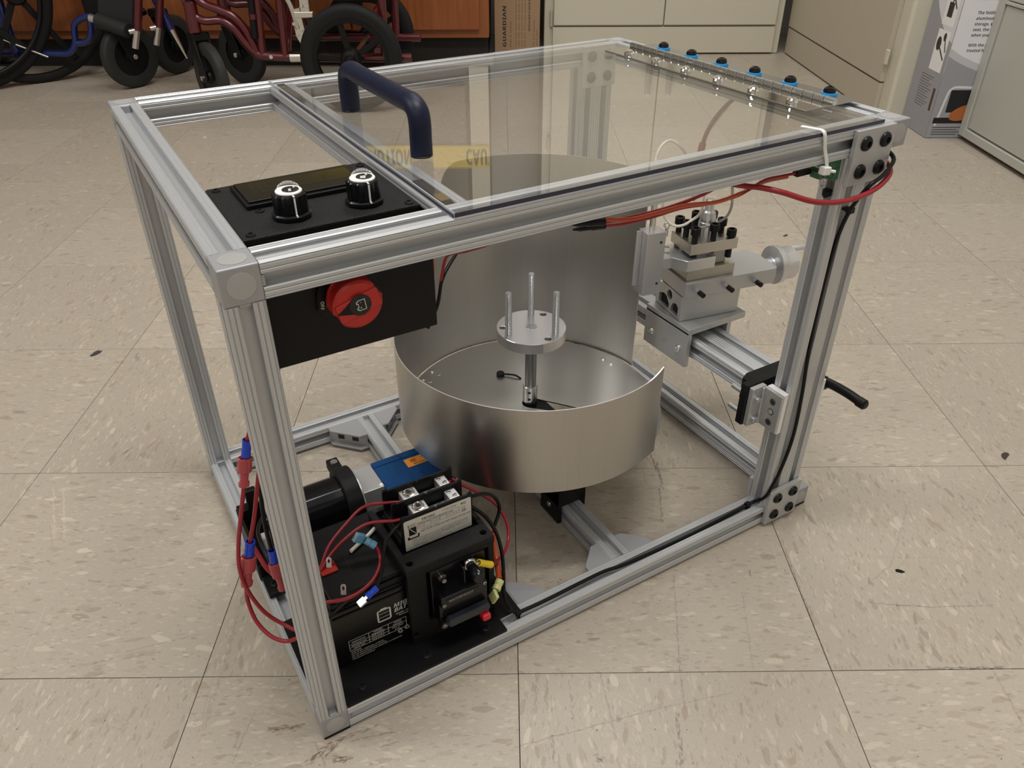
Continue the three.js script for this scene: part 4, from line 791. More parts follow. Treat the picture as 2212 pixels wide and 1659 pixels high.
{ // two-pole power distribution block
  const t = thing('terminal_block', 'black two-pole terminal block with four metal lugs and a printed label', 'terminal block', [0.15, 0.1225, -0.08]);
  part('base', [box(0.1125, 0.1875, 0.1228, 0.137, -0.1025, -0.0605, 0.0008), box(0.1135, 0.1265, 0.136, 0.1435, -0.1, -0.0605, 0.0008), box(0.182, 0.187, 0.136, 0.1435, -0.1, -0.0605, 0.0008)], M.blackPl, t);
  const side = poly([[0.1145, 0.1225], [0.1865, 0.1225], [0.187, 0.163], [0.1862, 0.1662], [0.1838, 0.1652], [0.1825, 0.1638], [0.152, 0.1646], [0.1512, 0.1632], [0.1496, 0.1632], [0.1488, 0.1646], [0.1196, 0.1652], [0.1184, 0.1668], [0.1152, 0.1664], [0.1145, 0.163]]);
  for (const z of [-0.0605, -0.0815, -0.1025]) part('partition', extrude(side, 0.0026, 0.0004).translate(0, 0, z - 0.001), M.blackPl, t);
  const c = canvas(1024, 590), x = c.getContext('2d'); x.fillStyle = '#d6d3cc'; x.fillRect(0, 0, 1024, 590); x.fillStyle = x.strokeStyle = '#17171a';
  x.font = 'bold 58px sans-serif'; x.fillText('PB1042', 268, 92); x.font = '46px sans-serif'; x.fillText('175A 600V', 580, 74); x.font = 'bold 62px sans-serif'; x.fillText('RU', 862, 92); x.font = 'bold 40px sans-serif'; x.fillText('C E', 872, 160); x.beginPath(); x.ellipse(905, 210, 32, 25, 0, 0, 7); x.lineWidth = 7; x.stroke(); x.fillText('SA', 884, 224);
  x.fillRect(60, 92, 12, 60); for (let k = 0; k < 7; k++) x.fillRect(88 + k * 13, 80 + (k % 3) * 6, 4, 70); x.fillRect(68, 160, 112, 150); x.fillStyle = '#d6d3cc'; for (let k = 0; k < 20; k++) x.fillRect(82 + (k * 37) % 84, 172 + (k * 53) % 120, 12, 9); x.fillStyle = '#17171a';
  x.fillRect(44, 330, 30, 50); x.fillRect(44, 360, 170, 26); x.fillRect(196, 312, 24, 50);
  x.lineWidth = 4; x.strokeRect(196, 112, 640, 112); x.beginPath(); for (const q of [300, 400, 540, 640]) { x.moveTo(q, 112); x.lineTo(q, 224); } x.moveTo(196, 168); x.lineTo(836, 168); x.stroke();
  x.font = 'bold 36px sans-serif'; x.fillText('WIRE', 204, 152); x.fillText('LINE', 308, 152); x.fillText('TORQUE', 404, 150); x.fillText('WIRE', 546, 150); x.fillText('LOAD', 650, 152); x.font = '30px sans-serif'; x.fillText('2/0-14', 204, 204); x.fillText('120 IN-LB', 402, 204); x.fillText('4-14   35-45', 650, 206);
  x.font = 'italic 30px sans-serif'; x.fillText('Assembled in Mexico', 250, 268); x.font = 'italic bold 36px sans-serif'; x.fillText('High SCCR rating use with copper wiring only', 234, 308); x.font = 'italic 29px sans-serif';
  ['When using larger wire, use ferrules as indicated by manufacturer', 'listed wire. High interrupt ratings from 14 AWG or larger', 'capable of delivering not more than 10,000 A rms', 'An approved wire range see www', '  Torque Range'].forEach((s, i) => x.fillText(s, 110, 420 + i * 33 - (i < 1 ? 0 : 0)));
  x.strokeRect(560, 388, 390, 66); x.strokeRect(64, 548, 640, 42); x.fillText('2 3 12', 250, 586);
  const sh = new THREE.Shape(); const X0 = 0.1165, X1 = 0.1852, Y0b = 0.1245, Y1 = 0.1612, r = 0.0022; sh.moveTo(X0, Y0b); sh.lineTo(X1, Y0b); sh.lineTo(X1, Y1 - r); sh.quadraticCurveTo(X1, Y1, X1 - r, Y1); sh.lineTo(X0 + r, Y1); sh.quadraticCurveTo(X0, Y1, X0, Y1 - r); sh.closePath();
  const lg = new THREE.ShapeGeometry(sh), uv = lg.attributes.uv, p = lg.attributes.position; for (let i = 0; i < p.count; i++) uv.setXY(i, (p.getX(i) - X0) / (X1 - X0), (p.getY(i) - Y0b) / (Y1 - Y0b));
  part('label_plate', lg.translate(0, 0, -0.05875), new THREE.MeshStandardMaterial({ map: tex(c), roughness: 0.45 }), t);
  for (const z of [-0.0728, -0.0940]) {
    const l = part('lug', box(0.1296, 0.146, 0.1375, 0.160, z - 0.0066, z + 0.0066, 0.0006), M.tin, t);
    part('clamp_screw', [lathe([[0.0052, 0], [0.006, 0.0004], [0.0052, 0.0008], [0.0047, 0.0002], [0.0043, 0.0009], [0.0024, 0.0011], [0.0022, -0.0005], [0, -0.0005]], 28, 0.5).translate(0.1378, 0.1602, z), ], M.chrome, l);
    part('socket', hexPrism(0.0022, 0.0008).translate(0.1378, 0.1606, z), M.hole, l);
    const m = part('lug', box(0.1672, 0.178, 0.1375, 0.160, z - 0.0066, z + 0.0066, 0.0006), M.tin, t);
    for (const d of [-0.0032, 0.0032]) { part('slotted_screw', cyl('y', [0.1722 + d * 0.5, 0.1603, z + d], 0.0022, 0.001), M.zinc, m); part('slot', box(-0.0021, 0.0021, 0, 0.0003, -0.0004, 0.0004, 0), M.hole, m, { at: [0.1722 + d * 0.5, 0.1607, z + d], rot: [0, d * 120, 0] }); }
    const bb = part('link_bar', box(0.146, 0.1672, 0.1445, 0.1505, z - 0.0048, z + 0.0048, 0.0006), M.tin, t);
    for (const u of [0.1518, 0.1605]) part('pan_screw', [dome(0.0036, 0.0022).translate(u, 0.1504, z), box(u - 0.003, u + 0.003, 0.1522, 0.1528, z - 0.0004, z + 0.0004, 0)], M.zinc, bb);
  }
}
{ // surface-mount circuit breaker in the housing's front window
  const t = thing('circuit_breaker', 'black waterproof circuit breaker with red button on the front of the housing', 'breaker', [0.155, 0.087, -0.038]);
  part('case', [box(0.1262, 0.1838, 0.0565, 0.1182, -0.0384, -0.030, 0.0016), box(0.1285, 0.176, 0.0835, 0.0968, -0.031, -0.0135, 0.001), box(0.1275, 0.1778, 0.0575, 0.0842, -0.031, -0.0168, 0.0012), box(0.1545, 0.1562, 0.096, 0.1175, -0.031, -0.0175, 0.0006)], M.blackGloss, t);
  const c = canvas(512, 96), x = c.getContext('2d'); x.fillStyle = '#101012'; x.fillRect(0, 0, 512, 96); x.fillStyle = '#9b9b98'; x.font = '62px sans-serif'; x.fillText('WATERPROOF', 40, 70);
  part('lettering', new THREE.PlaneGeometry(0.034, 0.0064).translate(0.1502, 0.0905, -0.0132), phys({ map: tex(c), roughness: 0.2, specularIntensity: 0.7 }), t);
  const lever = extrude(poly([[0.1335, 0.0595], [0.1755, 0.0595], [0.1772, 0.0632], [0.1755, 0.069], [0.1345, 0.069], [0.132, 0.0645]]), 0.0085, 0.0014).translate(0, 0, -0.017);
  part('reset_lever', lever, std(lin(0.018, 0.021, 0.03), 0.35), t);
  part('red_strip', box(0.14, 0.166, 0.0568, 0.0584, -0.0172, -0.0155, 0.0004), M.red, t);
  const rb = part('red_button', new RoundedBoxGeometry(0.0088, 0.0078, 0.011, 3, 0.0022).translate(0.1712, 0.0542, -0.0105), M.redBtn, t);
  for (const [a, b, z] of [[0.1312, 0.0868, -0.0134], [0.1737, 0.0935, -0.0134]]) part('screw', buttonHead(0.0020, 0.0008), M.darkSteel, t, { at: [a, b, z], rot: [Math.PI / 2, 0, 0] });
  part('mount_screw', [cyl('z', [0.1302, 0.0608, -0.0155], 0.0042, 0.006), ], M.blackGloss, t);
  part('mount_screw', buttonHead(0.0022, 0.001), M.darkSteel, t, { at: [0.1302, 0.0608, -0.0127], rot: [Math.PI / 2, 0, 0] });
  part('lock_nut', [hexPrism(0.0046, 0.0034).rotateX(Math.PI / 2).translate(0.1368, 0.1085, -0.0285), cyl('z', [0.1368, 0.1085, -0.0255], 0.0024, 0.0075)], M.darkSteel, t);
  part('star_washer', [lathe([[0.0034, 0], [0.0066, 0], [0.0066, 0.0014], [0.0034, 0.0014]], 22, 0.3).rotateX(Math.PI / 2).translate(0.1645, 0.1128, -0.0265), new THREE.TorusGeometry(0.0052, 0.0011, 8, 22).translate(0.1645, 0.1128, -0.0245)], M.chrome, t);
  part('terminal_knob', along(lathe([[0, 0], [0.0044, 0], [0.0048, 0.0012], [0.0062, 0.013], [0.0062, 0.0165], [0.0054, 0.0178], [0, 0.018]], 26, 0.6), 'z'), M.blackGloss, t, { at: [0.1645, 0.1128, -0.0235] });
}
{ // gear motor lying along the rail, with its blue controller box
  const ax = 0.0725, az = -0.213;
  const t = thing('gear_motor', 'black cylindrical gear motor with grey gearbox lying behind the battery', 'motor', [0.085, Y0 + w, az]);
  part('body', along(lathe([[0, 0], [0.027, 0], [0.0285, 0.0015], [0.0285, 0.0745], [0.027, 0.076], [0, 0.076]], 56, 0.4), 'x').translate(0.031, ax, az), M.blackGloss, t);
  part('end_ring', along(lathe([[0.0215, 0], [0.0305, 0], [0.0312, 0.001], [0.0312, 0.0085], [0.0215, 0.0085]], 48, 0.4), 'x').translate(0.0238, ax, az), M.aluMill, t);
  part('end_cap', cyl('x', [0.0255, ax, az], 0.0216, 0.008, { seg: 40 }), M.blackGloss, t);
  const rm = part('rear_mount', [box(0.0015, 0.0135, 0.0282, 0.0815, -0.2525, -0.240, 0.001), box(0.0015, 0.0135, 0.0282, 0.05, -0.242, -0.186, 0.001), box(0.012, 0.0237, 0.044, 0.106, -0.246, -0.2385, 0.001), box(0.002, 0.0215, 0.0282, 0.034, -0.19, -0.158, 0.001), box(0.0005, 0.0042, 0.0282, 0.078, -0.252, -0.187, 0.0008)], M.blackSheet, t);
  part('screw', buttonHead(0.0046, 0.0032), M.blackOx, rm, { at: [0.0112, 0.0339, -0.1695] });
  const fm = part('front_mount', [along(lathe([[0.0285, 0], [0.0345, 0], [0.0352, 0.0008], [0.0352, 0.0162], [0.0345, 0.017], [0.0285, 0.017]], 56, 0.4), 'x').translate(0.104, ax, az), box(0.105, 0.120, 0.031, 0.048, -0.247, -0.179, 0.0012), box(0.104, 0.1195, 0.031, 0.074, -0.184, -0.160, 0.0012), box(0.100, 0.1225, 0.0282, 0.034, -0.262, -0.155, 0.001), box(0.106, 0.119, 0.083, 0.095, -0.2605, -0.2375, 0.0012)], M.blackMatte, t);
  part('hex_bolt', [hexPrism(0.0052, 0.0042).rotateX(0.0).translate(0.1112, 0.0760, -0.1705)], M.zinc, fm);
  part('hex_bolt', [hexPrism(0.0042, 0.003).translate(0.1125, 0.0965, -0.25)], M.zinc, fm);
  part('flange', cyl('x', [0.1225, ax, az], 0.0305, 0.0024, { seg: 48 }), M.plate, t);
  part('gearbox', [box(0.1238, 0.1495, 0.043, 0.0872, -0.2385, -0.195, 0.0012)], M.plate, t);
  part('white_button', dome(0.0022, 0.002).translate(0.1468, 0.0872, -0.1985), M.white, t);
}
{
  const t = thing('blue_controller', 'blue anodised motor controller box with an orange warning sticker beside the drum', 'controller', [0.19, 0.034, -0.213]);
  const prof = poly([[-0.2375, 0.0445], [-0.189, 0.0445], [-0.189, 0.0765], [-0.199, 0.0868], [-0.2285, 0.0868], [-0.2288, 0.0878], [-0.2375, 0.0878]].map(([z, y]) => [-z, y]));
  const g = extrude(prof, 0.083, 0.0005).rotateY(Math.PI / 2).translate(0.150, 0, 0);
  part('case', g, M.blueAnod, t);
  for (const [a, b] of [[0.183, -0.2325], [0.189, -0.2062]]) part('screw_hole', cyl('y', [a, b < -0.22 ? 0.0878 : 0.0868, b], 0.0019, 0.0007), std(lin(0.004, 0.03, 0.10), 0.5), t);
  const c = canvas(360, 128), x = c.getContext('2d'); x.fillStyle = '#e3953a'; x.fillRect(0, 0, 360, 128); x.fillStyle = '#2a1608'; x.font = 'bold 30px sans-serif'; x.fillText('Warning 1.9A', 70, 112); x.font = 'bold 20px sans-serif'; x.fillText('Temperature', 180, 40); x.fillText('limits type', 200, 70); x.fillStyle = '#a04414'; x.fillRect(52, 22, 64, 14); x.fillRect(58, 42, 56, 18); x.fillRect(50, 66, 68, 8);
  part('sticker', new THREE.PlaneGeometry(0.040, 0.0148).rotateX(-Math.PI / 2).translate(0.2045, 0.08695, -0.2175), new THREE.MeshStandardMaterial({ map: tex(c), roughness: 0.4 }), t);
  part('stand', box(0.158, 0.228, Y0 + w, 0.0445, -0.232, -0.194, 0.001), M.blackSheet, t);
}
// ---------------------------------------------------------------- wires, crimps and ties
const wireNames = [];
function wire(name, label, category, pts, r, mat, seg) {
  const t = thing(name, label, category, pts[0]);
  part(name === 'cable' ? 'jacket' : 'insulation', tube(pts, r, { seg: seg || pts.length * 10, rs: 12 }), mat, t);
  return t;
}
const sleeve = (t, a, b, r, mat, name = 'crimp_sleeve') => part(name, latheAlong(a, b, (() => { const L = V(b).distanceTo(V(a)); return [[r * 0.72, 0], [r, 0], [r, L * 0.42], [r * 0.86, L * 0.5], [r, L * 0.6], [r * 1.03, L], [r * 0.78, L], [r * 0.7, L * 0.8]]; })(), 20), mat, t);
function femaleConnector(t, a, b, mat, wdt) {        // flat bell-shaped insulated spade connector from its mouth a to its wire end b
  const L = V(b).distanceTo(V(a)), g = latheAlong([0, 0, 0], [0, 1, 0], [[wdt * 0.62, 0.0012], [wdt * 0.9, 0], [wdt, 0.0006], [wdt, L * 0.48], [wdt * 0.62, L * 0.56], [wdt * 0.58, L * 0.78], [wdt * 0.78, L * 0.88], [wdt * 0.72, L], [wdt * 0.4, L]], 22);
  g.scale(1, 1, 0.72);
  g.applyQuaternion(new THREE.Quaternion().setFromUnitVectors(new THREE.Vector3(0, 1, 0), V(b).sub(V(a)).normalize())).translate(...a);
  const m = part('spade_connector', g, mat, t);
  part('metal_tongue', bar(a, V(a).lerp(V(b), 0.18).toArray(), wdt * 0.4, { seg: 8 }), M.zinc, m);
  return m;
}
{
  const t = wire('wire', 'red wire hanging outside the front left post from the topmost blue crimp', 'wire', [[-0.0045, 0.2434, -0.08], [-0.0106, 0.2214, -0.08], [-0.0203, 0.1846, -0.08], [-0.0241, 0.1592, -0.08], [-0.0225, 0.1326, -0.08], [-0.0133, 0.102, -0.075], [0, 0.0874, -0.065], [0.0074, 0.0872, -0.055], [0.022, 0.092, -0.046]], 0.0018, M.redWire);
  part('upper_lead', tube([[0.0055, 0.284, -0.08], [0.0134, 0.3061, -0.075], [0.023, 0.3309, -0.06], [0.0345, 0.372, -0.05]], 0.0018), M.redWire, t);
  sleeve(t, [0.0022, 0.2713, -0.08], [0.0061, 0.2857, -0.08], 0.0036, M.crimpBlue);
  femaleConnector(t, [0.0015, 0.2704, -0.08], [-0.0045, 0.2434, -0.08], M.crimpRed, 0.0056);
}
{
  const t = wire('wire', 'red wire looping lowest beside the front left post under its pale red connector', 'wire', [[-0.0223, 0.1352, -0.085], [-0.0243, 0.1138, -0.085], [-0.0223, 0.0953, -0.075], [-0.014, 0.0839, -0.062], [-0.0043, 0.0802, -0.055], [0.007, 0.088, -0.047], [0.022, 0.09, -0.043]], 0.0018, M.redWire);
  part('upper_lead', tube([[0.0365, 0.372, -0.055], [0.034, 0.3542, -0.055], [0.0196, 0.2894, -0.08], [0.006, 0.2348, -0.085], [-0.0025, 0.2032, -0.085], [-0.0104, 0.1794, -0.085]], 0.0018), M.redWire, t);
  sleeve(t, [-0.0135, 0.1668, -0.085], [-0.0099, 0.1806, -0.085], 0.0042, M.crimpBlue);
  femaleConnector(t, [-0.0140, 0.1655, -0.085], [-0.0218, 0.1335, -0.085], M.crimpRed, 0.0068);
}
{
  const t = wire('wire', 'black wire running down just behind the front left post to a small blue crimp', 'wire', [[0.0385, 0.372, -0.06], [0.0356, 0.3548, -0.06], [0.0203, 0.2733, -0.09], [0.011, 0.2263, -0.1], [0.0067, 0.1809, -0.1], [0.0068, 0.1475, -0.1]], 0.0019, M.blackWire);
  sleeve(t, [0.0066, 0.1335, -0.1], [0.007, 0.1480, -0.1], 0.0036, M.crimpBlue);
  femaleConnector(t, [0.0066, 0.1325, -0.1], [0.0088, 0.096, -0.1], M.crimpRed, 0.0056);
}
wire('wire', 'red wire squeezed between the black wire and the front left post', 'wire', [[0.0405, 0.372, -0.064], [0.038, 0.355, -0.066], [0.025, 0.2733, -0.09], [0.016, 0.2263, -0.098], [0.0125, 0.170, -0.102], [0.012, 0.12, -0.102], [0.016, 0.09, -0.1]], 0.0015, M.redWire);
wire('wire', 'short bright red motor lead curving below the blue crimps at left', 'wire', [[-0.0046, 0.1345, -0.128], [-0.0020, 0.1265, -0.12], [0.0005, 0.1190, -0.111], [0.0055, 0.1105, -0.105], [0.0085, 0.103, -0.1035]], 0.0021, M.redWire);
wire('wire', 'short black motor lead curving down from the motor end ring', 'wire', [[0.019, 0.094, -0.206], [0.010, 0.098, -0.186], [0.0075, 0.1, -0.16], [0.009, 0.094, -0.138], [0.014, 0.08, -0.125]], 0.0021, M.blackWire);
wire('wire', 'red wire from the red battery terminal arching to the far side of the terminal block', 'wire', [[0.0432, 0.1225, -0.0835], [0.0555, 0.133, -0.0934], [0.0756, 0.145, -0.1], [0.0959, 0.1545, -0.1035], [0.1175, 0.1538, -0.0985], [0.1310, 0.152, -0.0940]], 0.0015, M.redWire);
wire('wire', 'red wire from the red battery terminal arching to the near side of the terminal block', 'wire', [[0.041, 0.1215, -0.0798], [0.0538, 0.128, -0.0871], [0.0704, 0.14, -0.0879], [0.0911, 0.1495, -0.0860], [0.1164, 0.1515, -0.0745], [0.1308, 0.151, -0.0728]], 0.0015, M.redWire);
{
  const t = wire('wire', 'red printed wire looping over the battery front from a pale blue connector', 'wire', [[0.093, 0.1305, -0.075], [0.0945, 0.1265, -0.0725], [0.0941, 0.1215, -0.068], [0.0894, 0.1214, -0.058], [0.0783, 0.1215, -0.046], [0.0638, 0.1225, -0.038], [0.0482, 0.1254, -0.034], [0.0317, 0.1320, -0.033], [0.024, 0.13, -0.036]], 0.0017, M.redWire);
  sleeve(t, [0.0862, 0.1372, -0.08], [0.0930, 0.1305, -0.075], 0.0036, M.crimpSky);
  part('spade_housing', new RoundedBoxGeometry(0.0092, 0.010, 0.0052, 2, 0.001).rotateZ(0.9).translate(0.0815, 0.1395, -0.083), M.crimpSky, t);
  part('spade_mouth', new RoundedBoxGeometry(0.0064, 0.0012, 0.003, 1, 0.0004).rotateZ(0.9).translate(0.0780, 0.1425, -0.0835), M.zinc, t);
}
{
  const t = wire('wire', 'black wire curving from the terminal block to a bright blue crimp with open spade', 'wire', [[0.1308, 0.151, -0.0695], [0.122, 0.1555, -0.066], [0.1135, 0.157, -0.0618], [0.1060, 0.1575, -0.0575], [0.0971, 0.1557, -0.052], [0.0902, 0.1464, -0.045], [0.0843, 0.1351, -0.038], [0.0752, 0.1250, -0.0316]], 0.0016, M.blackWire);
  sleeve(t, [0.0655, 0.1223, -0.0292], [0.0765, 0.1258, -0.0314], 0.0030, M.crimpBlue);
  const q = new THREE.Quaternion().setFromUnitVectors(new THREE.Vector3(1, 0, 0), new THREE.Vector3(-0.90, -0.43, 0.08).normalize());
  const sp = merge([box(0, 0.0075, -0.0003, 0.0003, -0.0032, 0.0032, 0.0002), box(0, 0.0075, 0, 0.0022, -0.0034, -0.0026, 0.0003), box(0, 0.0075, 0, 0.0022, 0.0026, 0.0034, 0.0003), box(-0.003, 0.001, -0.0004, 0.0012, -0.0016, 0.0016, 0.0004)]);
  sp.rotateX(-0.6).applyQuaternion(q).translate(0.0635, 0.1217, -0.0289);
  part('spade_terminal', sp, M.zinc, t);
}
wire('wire', 'thin black wire slanting down across the battery front to the left', 'wire', [[0.0555, 0.1225, -0.0365], [0.0436, 0.1180, -0.0345], [0.032, 0.1120, -0.0335], [0.027, 0.104, -0.036]], 0.0012, M.blackWire);
wire('cable', 'short white cable lying on the battery top behind the pale blue connector', 'cable', [[0.1038, 0.1218, -0.1050], [0.0970, 0.1218, -0.1005], [0.0863, 0.1218, -0.0950], [0.0735, 0.1216, -0.0885]], 0.0019, M.whiteWire);
wire('wire', 'red wire bowing out right of the terminal block down to the yellow ring terminal', 'wire', [[0.1780, 0.149, -0.0925], [0.1870, 0.148, -0.1040], [0.1962, 0.1319 + 0.008, -0.1], [0.2184, 0.1165, -0.1], [0.2334, 0.0984, -0.095], [0.2383, 0.0824, -0.085], [0.2355, 0.0701, -0.075], [0.2221, 0.068, -0.06], [0.1974, 0.0811, -0.04], [0.1868, 0.1005, -0.0255]], 0.0017, M.redWire, 120);
{
  const t = thing('ring_terminal', 'yellow crimped ring terminal on the breaker stud', 'terminal', [0.178, 0.108, -0.022]);
  sleeve(t, [0.1732, 0.1120, -0.0235], [0.1868, 0.1005, -0.0248], 0.0034, M.crimpYellow);
  part('ring_shank', bar([0.1668, 0.1132, -0.0228], [0.1740, 0.1114, -0.0233], 0.0012, { seg: 8 }), M.zinc, t);
}
{
  const t = wire('cable', 'short black printed cable stub curling right of the terminal block', 'cable', [[0.1780, 0.151, -0.0695], [0.1916, 0.1496, -0.07], [0.2082, 0.1414, -0.075], [0.2200, 0.1300, -0.079], [0.2267, 0.1165, -0.08], [0.2275, 0.105, -0.08], [0.2189, 0.093, -0.075]], 0.0019, M.blackWire);
}
{
  const t = wire('cable', 'long black cable from the terminal block along the rail groove and up the right post', 'cable', [[0.1795, 0.150, -0.0665], [0.1885, 0.1440, -0.0600], [0.1997, 0.1296, -0.055], [0.2079, 0.1074, -0.05], [0.2088, 0.0857, -0.042], [0.2045, 0.0678, -0.032], [0.2005, 0.0528, -0.024], [0.2015, 0.0406, -0.016], [0.2075, 0.0312, -0.0135], [0.2200, 0.0300, -0.0128], [0.2434, 0.0294, -0.0128], [0.2856, 0.0285, -0.0145], [0.3200, 0.0275, -0.0152], [0.336, 0.0268, -0.0130], [0.375, 0.0250, -0.0126], [0.4434, 0.0235, -0.0128], [0.5050, 0.0250, -0.0135], [0.5265, 0.0310, -0.0105], [0.533, 0.0440, -0.0005], [0.5395, 0.0640, 0.0024], [0.5490, 0.0950, 0.0024], [0.5534, 0.1289, 0.0024], [0.5510, 0.1806, 0.0024], [0.5485, 0.2196, 0.0008], [0.5490, 0.2549, -0.0020], [0.5490, 0.3371, -0.0020], [0.5488, 0.3722, 0.0015], [0.5475, 0.3981, 0.0095], [0.551, 0.4172, 0.018], [0.5660, 0.4215, 0.0165], [0.5785, 0.4265, 0.0135], [0.5888, 0.4314, 0.0085], [0.5925, 0.4345, 0], [0.5905, 0.4365, -0.010]], 0.0019, M.blackWire, 420);
  for (const [p, a] of [[[0.2095, 0.0312, -0.0132], 'x'], [[0.5215, 0.0292, -0.0122], 'x'], [[0.5475, 0.391, 0.0068], 'y']]) part('cable_tie', [new RoundedBoxGeometry(0.0062, 0.0055, 0.0062, 1, 0.0008), a === 'y' ? box(-0.0034, 0.0034, -0.0014, 0.0014, -0.0068, -0.002, 0.0004) : box(-0.0014, 0.0014, -0.0075, -0.002, -0.0032, 0.0032, 0.0004)], M.blackPl, t, { at: p });
}
{
  const t = wire('wire', 'thick orange-red wire with a pale yellow spade connector beside the breaker', 'wire', [[0.2120, 0.094, -0.068], [0.2115, 0.082, -0.0635], [0.2094, 0.0729, -0.056], [0.2052, 0.0690, -0.045], [0.1985, 0.0685, -0.030]], 0.0029, M.orangeWire);
  sleeve(t, [0.1985, 0.0690, -0.0285], [0.1905, 0.0655, -0.0226], 0.0042, M.crimpPale);
  part('spade_housing', new RoundedBoxGeometry(0.0034, 0.0135, 0.010, 2, 0.001).rotateX(0.35).rotateZ(-0.25).translate(0.1868, 0.0605, -0.0205), M.crimpPale, t);
}
wire('wire', 'orange wire sagging below the front top rail towards the green board', 'wire', [[0.2900, 0.4265, -0.0205], [0.3146, 0.4215, -0.02], [0.3425, 0.4211, -0.02], [0.3713, 0.4216, -0.02], [0.4072, 0.4176, -0.02], [0.4329, 0.42, -0.02], [0.4587, 0.4253, -0.02], [0.4867, 0.4248, -0.02]], 0.0017, M.orangeWire, 90);
wire('wire', 'dark red wire running straight behind the orange wire under the rail', 'wire', [[0.2914, 0.4234, -0.022], [0.3208, 0.4215, -0.0232], [0.3538, 0.4215, -0.0235], [0.3925, 0.4260, -0.023], [0.4153, 0.4330, -0.0215]], 0.0015, M.redWire, 70);
wire('wire', 'thin red wire drooping lowest from the black heat shrink under the rail', 'wire', [[0.2931, 0.4193, -0.024], [0.3113, 0.4169, -0.0242], [0.3367, 0.4172, -0.0225], [0.3685, 0.4195, -0.0210], [0.400, 0.4165, -0.0225], [0.431, 0.4190, -0.0195], [0.4556, 0.4275, -0.018], [0.4779, 0.4276, -0.018], [0.4952, 0.4270, -0.018]], 0.0013, M.redWire, 90);
{
  const t = thing('heat_shrink', 'black heat-shrink sleeve joining wires under the front top rail', 'heat shrink', [0.275, 0.426, -0.02]);
  part('sleeve', latheAlong([0.2590, 0.4290, -0.0205], [0.2905, 0.4245, -0.0205], [[0.0008, 0], [0.0022, 0.006], [0.0024, 0.014], [0.0030, 0.0155], [0.0030, 0.0315], [0.0012, 0.032]], 16), M.blackPl, t);
  part('sleeve', latheAlong([0.2640, 0.4225, -0.0238], [0.2935, 0.4192, -0.0238], [[0.0008, 0], [0.0020, 0.006], [0.0020, 0.016], [0.0025, 0.0175], [0.0025, 0.0295], [0.001, 0.030]], 16), M.blackPl, t);
}
wire('cable', 'thick red cable curving across the top of the right post below the joining plate', 'cable', [[0.41, 0.436, -0.030], [0.4210, 0.4300, -0.0260], [0.4367, 0.4262, -0.018], [0.4429, 0.4265, -0.010], [0.4548, 0.4246, 0.004], [0.4793, 0.4158, 0.0155], [0.501, 0.4114, 0.0195], [0.5308, 0.4097, 0.0205], [0.5621, 0.4136, 0.0185], [0.5842, 0.4199, 0.0115], [0.5945, 0.4230, 0.0005], [0.5935, 0.428, -0.010]], 0.0024, M.redWire, 140);
{ // small green connector board strapped under the rail
  const t = thing('connector_board', 'small green screw-terminal board strapped under the front top rail near the corner', 'circuit board', [0.527, 0.425, -0.016]);
  part('board', box(0.5140, 0.5362, 0.4265, 0.4365, -0.0225, -0.0065, 0.0004), M.pcb, t);
  for (const u of [0.5120, 0.5185, 0.5245]) part('terminal_fin', box(u, u + 0.0042, 0.4215, 0.4275, -0.0170, -0.0065, 0.0004), M.pcb, t);
  part('end_block', box(0.5295, 0.5362, 0.4175, 0.4285, -0.0165, -0.0055, 0.0006), M.pcb, t);
  part('red_cap', cyl('x', [0.5385, 0.4262, -0.0105], 0.0036, 0.0055), M.redBtn, t);
  part('plug', [box(0.4940, 0.5110, 0.4242, 0.4290, -0.0215, -0.0150, 0.0006)], M.blackPl, t);
  part('wire_ring', new THREE.TorusGeometry(0.0036, 0.0007, 8, 20).translate(0.5265, 0.4150, -0.0135), M.steel, t);
}
{
  const t = thing('zip_tie', 'white nylon zip tie wrapped round the lid edge and front top rail', 'zip tie', [0.503, 0.438, 0.001]);
  part('strap', tube([[0.4975, 0.4684, -0.018], [0.4990, 0.4684, -0.008], [0.4998, 0.4682, -0.001], [0.4999, 0.4664, 0.0012], [0.5018, 0.452, 0.0014], [0.5046, 0.4360, 0.0012], [0.5052, 0.4335, -0.002], [0.5045, 0.4345, -0.026]], 0.0008, { seg: 60 }).translate(-0.502, -0.45, 0).scale(2.6, 1, 1).translate(0.502, 0.45, 0), M.whiteTie, t);
  const hd = part('head', new RoundedBoxGeometry(0.0088, 0.0072, 0.007, 2, 0.0012).rotateZ(-0.12).translate(0.5062, 0.4335, 0.0022), M.whiteTie, t);
  part('tail', bar([0.508, 0.4335, 0.004], [0.5145, 0.4322, 0.0062], 0.0014, { seg: 8 }), M.whiteTie, hd);
}
{
  const t = thing('cable_tie', 'small black cable tie head in the left groove of the right post', 'cable tie', [0.5345, 0.404, -0.0125]);
  part('head', [box(0.5325, 0.5385, 0.4005, 0.4070, -0.0160, -0.0092, 0.0008), box(0.5305, 0.5332, 0.4000, 0.4060, -0.0130, -0.0092, 0.0006)], M.blackPl, t);
}
wire('wire', 'orange-red wire hanging straight from the control box side', 'wire', [[0.1575, 0.4360, -0.085], [0.160, 0.415, -0.088], [0.163, 0.395, -0.094], [0.1655, 0.373, -0.101], [0.1615, 0.352, -0.103], [0.1484, 0.346, -0.103]].map(([a, b, c]) => [a + 0.0145, b, c]), 0.0013, M.orangeWire);
wire('wire', 'red wire bowing out beside the control box side', 'wire', [[0.212, 0.4350, -0.0285], [0.2085, 0.4150, -0.050], [0.203, 0.395, -0.085], [0.1977, 0.3814, -0.11], [0.1927, 0.3678, -0.11], [0.1871, 0.3475, -0.108], [0.178, 0.334, -0.101]], 0.0013, M.redWire);
